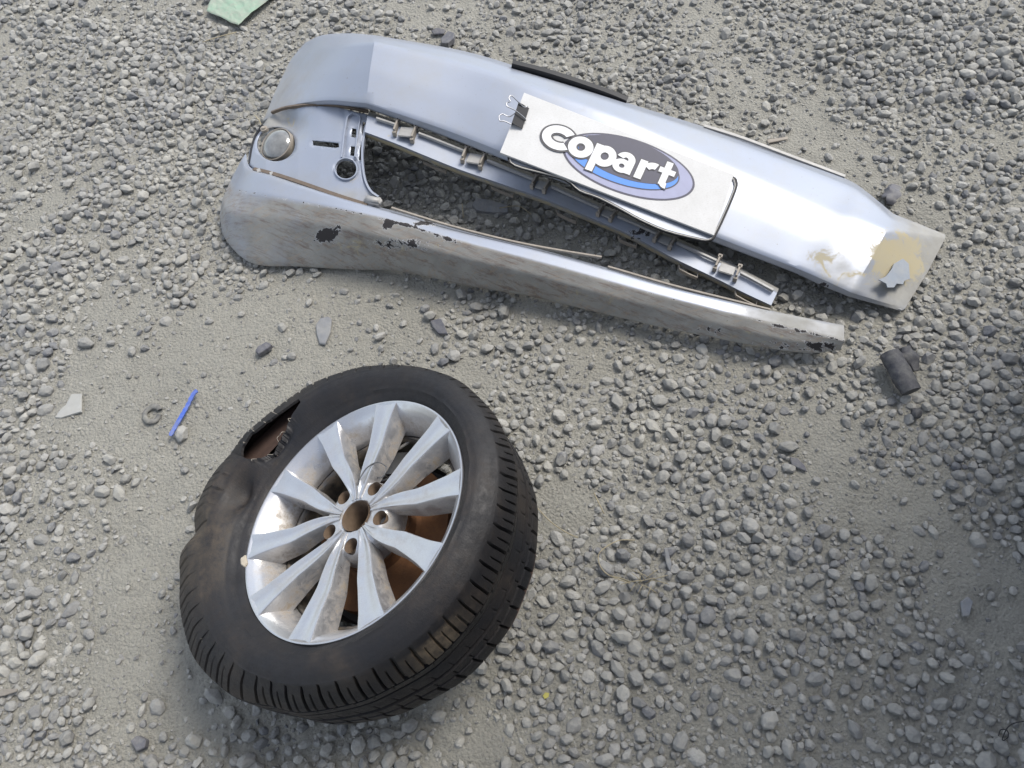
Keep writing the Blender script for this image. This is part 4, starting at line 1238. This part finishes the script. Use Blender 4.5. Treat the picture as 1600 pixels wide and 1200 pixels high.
tag(board, 'white rectangular sign board with a blue oval logo, lying on the bumper', 'sign')
def bl(o, parent=None):
    o.parent = parent or board; o.matrix_parent_inverse = Matrix.Identity(4); return o
def flat(name, loops, z, mat, parent=None, th=0.0005, maxlen=None):
    bm = fill2d(loops, maxlen)
    ex = bmesh.ops.extrude_face_region(bm, geom=list(bm.faces))
    for v in ex['geom']:
        if isinstance(v, bmesh.types.BMVert): v.co.z += th
    for v in bm.verts: v.co.z += z
    return bl(bm_obj(name, bm, mat), parent)
b4 = [bloc(*q) for q in ((380, 270), (1430, 680), (1331, 985), (259, 570))]
o = flat('panel', [b4], -0.007, MB, None, 0.007)
m = o.modifiers.new('bevel', 'BEVEL'); m.width = 0.0012; m.segments = 2; m.limit_method = 'ANGLE'
for p in b4: print('board corner', p.round(3))
M_INK = simple('black_print', (0.018, 0.018, 0.026), 0.5, 0, 0.2, 120)
M_NAVY = simple('dark_navy_print', (0.020, 0.021, 0.052), 0.5, 0, 0.25, 120)
M_BLUE = simple('bright_blue_print', (0.035, 0.20, 0.60), 0.5, 0, 0.15, 60)
M_LAV = simple('lavender_grey_print', (0.30, 0.31, 0.44), 0.55, 0, 0.12, 60)
M_WHITE = simple('white_print', (0.70, 0.70, 0.70), 0.55, 0, 0.05, 90)
eL, eR = bloc(568, 590), bloc(1240, 705)
ec = bloc(905, 641); 
ea = (bloc(1232, 745) - bloc(575, 540)); erot = math.atan2(ea[1], ea[0]) ; esm = np.linalg.norm(ea) / 2
etop, ebot = bloc(925, 500), bloc(900, 785)
esn = 0.0  # semi minor from the top and bottom of the ring
esn = abs(((etop - ebot) @ np.array([-math.sin(erot), math.cos(erot)]))) / 2
print('ellipse', ec, math.degrees(erot), esm, esn)
flat('oval_outline', [circle(*ec, esm, esn, 72, erot)], 0.0, M_NAVY, None, 0.0004)
flat('oval_ring', [circle(*ec, esm - 0.0055, esn - 0.0045, 72, erot)], 0.0004, M_LAV, None, 0.0004)
ic = bloc(880, 622); ia, ib = esm * 0.845, esn * 0.80
flat('oval_inner_outline', [circle(*ic, ia, ib, 72, erot)], 0.0008, M_NAVY, None, 0.0004)
flat('oval_blue', [circle(*ic, ia - 0.0035, ib - 0.0028, 72, erot)], 0.0012, M_BLUE, None, 0.0004)
dc = bloc(903, 606)
flat('oval_dark', [circle(*dc, ia * 0.90, ib * 0.885, 72, erot)], 0.0016, M_NAVY, None, 0.0004)

def glyph(ch, e):
    """strokes of a bold letter, x-height 1, grown all round by e: list of lists of loops"""
    def ring(cx, cy, rx, ry, ix, iy): return [circle(cx, cy, rx + e, ry + e, 36), circle(cx, cy, max(ix - e, 0.02), max(iy - e, 0.02), 28)]
    def rect(x0, y0, x1, y1): return [np.array([(x0 - e, y0 - e), (x1 + e, y0 - e), (x1 + e, y1 + e), (x0 - e, y1 + e)])]
    def arc(cx, cy, rx, ry, ix, iy, a0, a1, n=30):
        de = e / rx; a = np.radians(np.linspace(a0, a1, n)); a = np.linspace(a[0] - de, a[-1] + de, n)
        return [np.concatenate([np.stack([cx + (rx + e) * np.cos(a), cy + (ry + e) * np.sin(a)], -1), np.stack([cx + max(ix - e, 0.03) * np.cos(a[::-1]), cy + max(iy - e, 0.03) * np.sin(a[::-1])], -1)])]
    return {'C': [arc(0.62, 0.5, 0.62, 0.54, 0.30, 0.21, 42, 318)],
            'o': [ring(0.52, 0.5, 0.54, 0.55, 0.19, 0.20)],
            'p': [ring(0.60, 0.5, 0.54, 0.55, 0.19, 0.20), rect(0.02, -0.46, 0.36, 1.0)],
            'a': [ring(0.40, 0.31, 0.42, 0.36, 0.13, 0.11), rect(0.56, 0.0, 0.90, 0.66), arc(0.46, 0.66, 0.44, 0.40, 0.12, 0.13, 0, 165)],
            'r': [rect(0.0, 0.0, 0.36, 1.0), arc(0.74, 0.50, 0.56, 0.55, 0.22, 0.22, 75, 150)],
            't': [rect(0.16, 0.12, 0.50, 1.36), rect(-0.06, 0.72, 0.78, 0.99), arc(0.56, 0.32, 0.40, 0.34, 0.06, 0.06, 180, 275)]}[ch]


bdir = bloc(1035, 737) - bloc(577, 568)
lrot = math.atan2(bdir[1], bdir[0])
lx_ = np.array([math.cos(lrot), math.sin(lrot)]); ly_ = np.array([-lx_[1], lx_[0]])
XH = abs((bloc(655, 490) - bloc(628, 590)) @ ly_) / 1.06
CH = abs((bloc(535, 414) - bloc(512, 538)) @ ly_) / 1.10
print('x height', XH, 'cap', CH, 'rot', math.degrees(lrot))
LETS = [('C', (448, 522), (606, 578), 1.20, CH), ('o', (584, 570), (702, 616), 1.08, XH), ('p', (700, 614), (822, 658), 1.20, XH), ('a', (812, 652), (914, 690), 0.98, XH), ('r', (924, 695), (1022, 730), 0.98, XH), ('t', (1026, 733), (1106, 764), 0.86, XH)]
for li, (ch, lb, rb, gw, hgt) in enumerate(LETS):
    p0, p1 = bloc(*lb), bloc(*rb)
    xs = ((p1 - p0) @ lx_) / gw
    def put(name, e, z, mat):
        bm = bmesh.new()
        for k_, loops in enumerate(glyph(ch, e)):
            b2 = fill2d(loops)
            ex = bmesh.ops.extrude_face_region(b2, geom=list(b2.faces))
            for v in ex['geom']:
                if isinstance(v, bmesh.types.BMVert): v.co.z += 1
            for v in b2.verts:
                x = v.co.x * xs + v.co.y * hgt * 0.10; y = v.co.y * hgt
                q = p0 + lx_ * x + ly_ * y
                v.co = Vector((q[0], q[1], z + (0.0003 + 0.00004 * k_) * (v.co.z > 0.5)))
            for f in b2.faces: f.smooth = False
            me_ = bpy.data.meshes.new('tmp'); b2.to_mesh(me_); b2.free(); bm.from_mesh(me_); bpy.data.meshes.remove(me_)
        bl(bm_obj(name, bm, mat))
    put('letter_outline', 0.075 if ch in 'Co' else 0.05, 0.0021 + 0.00008 * li, M_INK)
    put('letter', 0.0, 0.0030 + 0.00008 * li, M_WHITE)

# plate frame below the board, part of the bumper
fr = smooth_loop([(795, 243), (803, 258), (850, 271), (884, 281), (905, 298), (935, 309), (972, 328), (999, 343), (1040, 361), (1091, 374), (1107, 376), (1117, 368), (1133, 335), (1149, 297), (1150, 285), (1143, 277), (1100, 262), (1000, 226), (900, 190), (830, 165), (818, 172), (806, 205)], 3)
bm = fill2d([fr], 25)
for v in bm.verts: v.co = Vector(on_face(v.co.x, v.co.y, 0.019))
bmesh.ops.recalc_face_normals(bm, faces=bm.faces)
o = bm_obj('plate_holder', bm, MP, bumper); m = o.modifiers.new('thickness', 'SOLIDIFY'); m.thickness = 0.004
strip('plate_holder_rim', [(*q, fz(*q, 0.023)) for q in fr], 0.0050, 0.007, M_BLACK, bumper, 1, closed=True)
fr2 = fr + (np.array([965, 290]) - fr) * 0.012
strip('plate_holder_trim', [(*q, fz(*q, 0.0265)) for q in fr2], 0.0020, 0.003, M_GREYPL, bumper, 1, closed=True)

# binder clip on the left end of the board
clip = empty('binder_clip', tuple(cB + uB * bloc(360, 395)[0] + vB * bloc(360, 395)[1]))
tag(clip, 'small black binder clip with wire handles on the left end of the sign', 'clip')
def bw(X, Y, z): 
    q = bloc(X, Y); return cB + uB * q[0] + vB * q[1] + nB * z
e0, e1 = bw(352, 333, 0), bw(318, 437, 0)
i0, i1 = bw(404, 352, 0), bw(370, 456, 0)
V = np.array([e0 + nB * 0.012, e1 + nB * 0.012, i1 + nB * 0.0018, i0 + nB * 0.0018, e0 - nB * 0.016, e1 - nB * 0.016, i1 - nB * 0.0085, i0 - nB * 0.0085])
o = mesh_np('clip_body', V, np.array([(0, 1, 2, 3), (5, 4, 7, 6), (1, 0, 4, 5)]), M_BLACK, False, clip)
m = o.modifiers.new('sheet', 'SOLIDIFY'); m.thickness = 0.0015; m.offset = 1
tube('clip_handle', [bw(398, 345, 0.004), bw(375, 352, 0.008), bw(340, 335, 0.020), bw(312, 318, 0.026), bw(298, 330, 0.027), bw(305, 348, 0.027), bw(290, 352, 0.026), bw(290, 370, 0.026), bw(330, 383, 0.020), bw(380, 408, 0.009), bw(388, 418, 0.004)], 0.0013, M_STEEL, clip, 5, 8)
tube('clip_handle', [bw(345, 352, -0.014), bw(310, 372, -0.016), bw(275, 362, -0.014), bw(258, 375, -0.013), bw(262, 398, -0.013), bw(285, 398, -0.014), bw(315, 410, -0.016), bw(335, 425, -0.015)], 0.0013, M_STEEL, clip, 5, 8)

# ------------------------------------------------------------------ small things on the ground
def gz_at(px, py): p = at(px, py); return float(ghf(p[0], p[1]))
def slab(name, poly, z0, th, mat, label, cat, tilt=(0, 0), jag=0.0, group=None):
    """flat chip: polygon in pixels, lying at height z0, thickness th, uneven faces"""
    pts = [np.asarray(p, float) for p in poly]
    c = np.mean(pts, 0); zc = gz_at(*c) + z0
    root = at(*c, zc)
    bm = fill2d([np.array(pts)], 9)
    for v in bm.verts:
        x, y = v.co.x, v.co.y
        p = at(x, y, zc)
        d = p - root
        p[2] += d[0] * tilt[0] + d[1] * tilt[1] + jag * (vnoise(np.array([x / 6.0]), np.array([y / 6.0]), 5)[0] - 0.5)
        v.co = Vector(p - root)
    bmesh.ops.recalc_face_normals(bm, faces=bm.faces)
    if sum(f.normal.z for f in bm.faces) < 0: bmesh.ops.reverse_faces(bm, faces=bm.faces)
    ex = bmesh.ops.extrude_face_region(bm, geom=list(bm.faces))
    cc = Vector((0, 0, 0))
    for v in ex['geom']:
        if isinstance(v, bmesh.types.BMVert): v.co.z -= th; v.co.x *= 1.06; v.co.y *= 1.06
    o = bm_obj(name, bm, mat); o.location = root
    m = o.modifiers.new('bevel', 'BEVEL'); m.width = min(0.0015, th * 0.3); m.segments = 1; m.limit_method = 'ANGLE'
    return tag(o, label, cat, group)

M_PALE = simple('pale_grey_flake', (0.36, 0.36, 0.34), 0.7, 0, 0.2, 50, 0.5, 0.6)
M_SLATE = simple('slate_grey_chip', (0.20, 0.205, 0.215), 0.65, 0, 0.25, 60, 0.6, 0.45)
M_DSLATE = simple('dark_slate_chip', (0.10, 0.10, 0.115), 0.65, 0, 0.3, 60, 0.6, 0.35)
M_COAL = simple('charred_black_lump', (0.036, 0.037, 0.045), 0.7, 0, 0.5, 70, 0.9, 0.22)
M_GREEN = simple('faded_green_sheet', (0.25, 0.36, 0.26), 0.6, 0, 0.25, 26, 0.4, 0.8)
slab('plastic_flake', [(85, 651), (95, 638), (103, 632), (107, 625), (112, 616), (127, 616), (126, 643), (108, 648), (94, 652)], 0.008, 0.004, M_PALE, 'pale grey flat broken flake with a notch, left of the blue strip', 'flake', (0.05, 0.04))
slab('slate_chip', [(494, 520), (493, 506), (500, 496), (512, 494), (518, 499), (516, 520), (508, 538), (499, 536)], 0.010, 0.006, M_SLATE, 'smooth grey pointed slate chip on bare dirt between tyre and bumper', 'stone chip', (0.1, -0.05), 0.001)
slab('slate_chip', [(672, 500), (690, 498), (697, 515), (700, 522), (685, 520), (676, 510)], 0.010, 0.006, M_DSLATE, 'dark slate sliver below the middle of the lower bumper edge', 'stone chip', (0.2, 0.1), 0.001)
slab('flat_stone', [(738, 320), (745, 310), (770, 314), (792, 320), (793, 330), (770, 331), (745, 328)], 0.012, 0.010, M_SLATE, 'long flat grey stone seen through the gap in the bumper', 'stone', (0, 0.1), 0.003)
slab('dark_stone_chunk', [(688, 57), (700, 45), (710, 52), (709, 62), (700, 70), (690, 66)], 0.020, 0.018, M_DSLATE, 'dark angular stone chunk behind the far edge of the bumper', 'stone', (0.25, -0.2), 0.004)
slab('slate_shard', [(674, 48), (684, 44), (696, 46), (693, 51), (677, 52)], 0.014, 0.006, M_DSLATE, 'thin dark shard touching the dark chunk behind the bumper', 'stone chip', (0, 0.3), 0.002)
slab('slate_sliver', [(1234, 714), (1246, 716), (1257, 727), (1262, 737), (1250, 732), (1238, 726)], 0.010, 0.004, M_DSLATE, 'thin dark slate sliver alone on gravel right of the tyre', 'stone chip', (0.1, 0.1), 0.001)
slab('slate_needle', [(1037, 858), (1042, 856), (1050, 880), (1048, 896), (1041, 880)], 0.014, 0.006, M_SLATE, 'long narrow grey needle of stone beside the dry grass tuft', 'stone chip', (0, 0.2), 0.001)
slab('brick_stone', [(203, 1158), (214, 1149), (229, 1156), (226, 1168), (212, 1174)], 0.016, 0.014, M_DSLATE, 'dark square lump of stone half sunk in the bottom left dirt', 'stone', (0.1, 0.1), 0.003)
slab('dark_pebble', [(398, 548), (403, 540), (415, 533), (424, 538), (418, 545), (404, 553)], 0.016, 0.014, M_DSLATE, 'dark elongated pebble on bare dirt above the tyre tear', 'stone', (0.1, -0.1), 0.004)
slab('stone_flag', [(1502, 940), (1512, 932), (1520, 940), (1516, 962), (1506, 962)], 0.012, 0.006, M_SLATE, 'narrow grey flat stone at the edge of the bare shaded patch', 'stone', (0.15, 0.05), 0.001)
slab('wood_splinter', [(-10, 1078), (26, 1076), (24, 1081), (6, 1087), (-12, 1090)], 0.014, 0.004, simple('weathered_wood', (0.22, 0.20, 0.17), 0.8, 0, 0.3, 40, 0.3), 'weathered grey splinter of wood at the lower left edge', 'splinter', (0, 0), 0.001)
slab('green_sheet', [(324, 14), (327, 4), (345, -30), (430, -42), (440, -24), (418, 0), (392, 18), (372, 36), (362, 33), (346, 24), (338, 21)], 0.020, 0.003, M_GREEN, 'faded pale green plastic sheet lying on gravel at the top', 'plastic sheet', (0.03, 0.0), 0.004)
slab('yellow_leaf', [(848, 1087), (852, 1082), (858, 1083), (857, 1089), (851, 1092)], 0.012, 0.001, simple('yellow_leaf', (0.45, 0.40, 0.10), 0.6, 0, 0.2, 60), 'tiny yellow leaf on the dirt right below the tyre', 'leaf', (0.2, 0.2), 0.001)
slab('rim_pebble', [(375, 872), (383, 866), (386, 880), (382, 886), (376, 882)], 0.29, 0.006, simple('beige_pebble', (0.42, 0.37, 0.29), 0.8, 0, 0.2, 60), 'small beige chip wedged between the rim and tyre at left', 'stone chip', (0, 0), 0.002)
slab('stick_chip', [(1198, 218), (1230, 213), (1231, 217), (1201, 223)], 0.010, 0.004, M_CLIPMUD, 'short brown stick behind the bumper near its right end', 'stick', (0, 0), 0.0)

# black charred tube, right
def lump(name, pts, rads, label, cat, mat, seed=0, seg=14, rough=0.12, flat_z=0.8):
    P = cat_rom(np.array(pts), 5); Rr_ = np.interp(np.linspace(0, 1, len(P)), np.linspace(0, 1, len(rads)), rads)
    root = P.mean(0); root[2] = 0
    T = np.gradient(P, axis=0); T /= np.linalg.norm(T, axis=1)[:, None]
    B = np.cross(T, [0, 0, 1.0]); B /= np.linalg.norm(B, axis=1)[:, None]; U = np.cross(B, T)
    a = np.linspace(0, 2 * np.pi, seg, endpoint=False)
    ii = np.arange(len(P))[:, None]
    nz = 1 + rough * 2 * (fbm(ii * 0.45 + 3 * np.cos(a)[None], 3 * np.sin(a)[None] + seed, seed, 3) - 0.5)
    V = P[:, None] + (Rr_[:, None] * nz)[..., None] * (np.cos(a)[None, :, None] * B[:, None] + flat_z * np.sin(a)[None, :, None] * U[:, None])
    bm = bmesh.new(); vs = [[bm.verts.new(p - root) for p in row] for row in V]
    for i in range(len(P) - 1):
        for k in range(seg): bm.faces.new((vs[i][k], vs[i][(k + 1) % seg], vs[i + 1][(k + 1) % seg], vs[i + 1][k]))
    bm.faces.new(vs[0][::-1]); bm.faces.new(vs[-1])
    o = bm_obj(name, bm, mat, None, True); o.location = root
    e = o.modifiers.new('edges', 'EDGE_SPLIT'); e.split_angle = math.radians(45)
    return tag(o, label, cat)
lump('charred_tube', [at(1390, 552, .030), at(1400, 570, .030), at(1411, 590, .030), at(1424, 612, .028)], [0.022, 0.023, 0.023, 0.021], 'black charred stubby tube lying on gravel right of the bumper', 'tube', M_COAL, 4, 22, 0.13, 0.8)
lump('charred_crumb', [at(1414, 543, .02), at(1422, 560, .018), at(1430, 580, .014)], [0.014, 0.02, 0.008], 'crumbly black clod pressed against the charred tube', 'clod', M_COAL, 9, 12, 0.5, 0.6)
lump('charred_clod', [at(1424, 644, .012), at(1432, 646, .012), at(1438, 650, .010)], [0.008, 0.014, 0.008], 'small dark clod on gravel just below the charred tube', 'clod', M_COAL, 12, 10, 0.3, 0.8)
lump('rubble_lump', [at(1398, 292, .02), at(1393, 306, .022), at(1389, 320, .012)], [0.012, 0.019, 0.010], 'dark rubble lump behind the narrow right end of the bumper', 'rubble', M_DSLATE, 15, 7, 0.9, 0.8)
# blue strip
bp = [at(266, 681, .014), at(275, 665, .016), at(285, 648, .017), at(294, 632, .018), at(302, 616, .020), at(308, 610, .022)]
o = strip('blue_strip', bp, [0.007 + 0.004 * abs(math.sin(i * 1.7)) for i in range(21)], 0.003, simple('blue_plastic', (0.045, 0.11, 0.46), 0.45, 0, 0.5, 60, 0.3, 0.45), None, 4, True)
tag(o, 'bright blue plastic strip lying on gravel left of the tyre', 'strip')
# ring half buried beside the blue strip
rc = at(238, 647, 0.006)
bm = bmesh.new(); bmesh.ops.create_icosphere(bm, subdivisions=1, radius=0.001); bm.clear()
aa = np.linspace(0.3, 2 * np.pi - 0.25, 40); bb = np.linspace(0, 2 * np.pi, 10, endpoint=False)
V = np.array([[(0.019 + 0.002 * math.sin(3 * a) + 0.0065 * math.cos(b)) * math.cos(a), (0.019 + 0.0065 * math.cos(b)) * math.sin(a), 0.004 * math.sin(b) + 0.002 * math.sin(2 * a)] for a in aa for b in bb])
Q = [(i * 10 + k, ((i + 1) % 40) * 10 + k, ((i + 1) % 40) * 10 + (k + 1) % 10, i * 10 + (k + 1) % 10) for i in range(39) for k in range(10)]
o = mesh_np('ring_washer', V, np.array(Q), simple('dusty_grey_ring', (0.12, 0.118, 0.112), 0.8, 0.1, 0.4, 60, 0.6, 0.75), True); o.location = rc
o.rotation_euler = (0.08, -0.1, 0); tag(o, 'dusty dark ring half buried in gravel beside the blue strip', 'ring')
# dry stems
M_STRAW = simple('dry_straw', (0.34, 0.29, 0.19), 0.8, 0, 0.3, 60)
def stem(pts, r, label, cat='straw', name="straw"):
    o = tube(name, [at(x, y, gz_at(x, y) + z) for x, y, z in pts], r, M_STRAW, None, 4, 6); return tag(o, label, cat)
stem([(838, 792, .012), (860, 815, .016), (885, 832, .014), (903, 840, .012)], 0.0012, 'pale dry stem reaching from the tyre edge across the dirt')
stem([(928, 770, .012), (935, 785, .018), (944, 803, .014)], 0.0012, 'short upright pale straw on the bare dirt right of the tyre')
stem([(992, 844, .018), (965, 845, .020), (938, 862, .020), (936, 880, .018), (950, 898, .016), (985, 912, .018)], 0.0012, 'long bent dry straw curving towards the dry grass tuft')
stem([(316, 66, .014), (340, 58, .018), (370, 50, .016)], 0.0014, 'thin pale straw below the green plastic sheet')
stem([(780, 325, .012), (810, 322, .018), (830, 335, .014)], 0.0011, 'fine dry straw beside the flat stone inside the bumper gap')
stem([(722, 318, .014), (724, 340, .018)], 0.0011, 'short straw upright in the gravel inside the bumper gap')
stem([(398, 180, .012), (405, 188, .016), (408, 196, .014)], 0.0016, 'short dry stalk beside the bumper left corner')
tuft = empty('dry_grass_tuft', tuple(at(1005, 912, gz_at(1005, 912)))); tag(tuft, 'brown tuft of dry grass flattened on gravel', 'grass tuft')
for i in range(16):
    a = random.uniform(0, 6.28); L = random.uniform(0.02, 0.055); c = at(1000 + random.uniform(-18, 18), 910 + random.uniform(-8, 8), 0.012)
    e = c + np.array([math.cos(a) * L, math.sin(a) * L * 0.5, random.uniform(0.004, 0.018)])
    tube('blade', [c, (c + e) / 2 + np.array([0, 0, 0.008]), e], 0.0008, M_STRAW, tuft, 3, 5)
# wire loop, bottom right
o = tube('wire_loop', [at(1560, 1150, .014), at(1564, 1140, .018), at(1574, 1142, .018), at(1575, 1152, .016), (at(1566, 1156, .014)), at(1575, 1136, .02), at(1592, 1128, .02), at(1620, 1126, .02)], 0.0009, M_BLACK, None, 5, 6)
tag(o, 'thin black wire curled into a loop at the lower right corner', 'wire')
print('done')
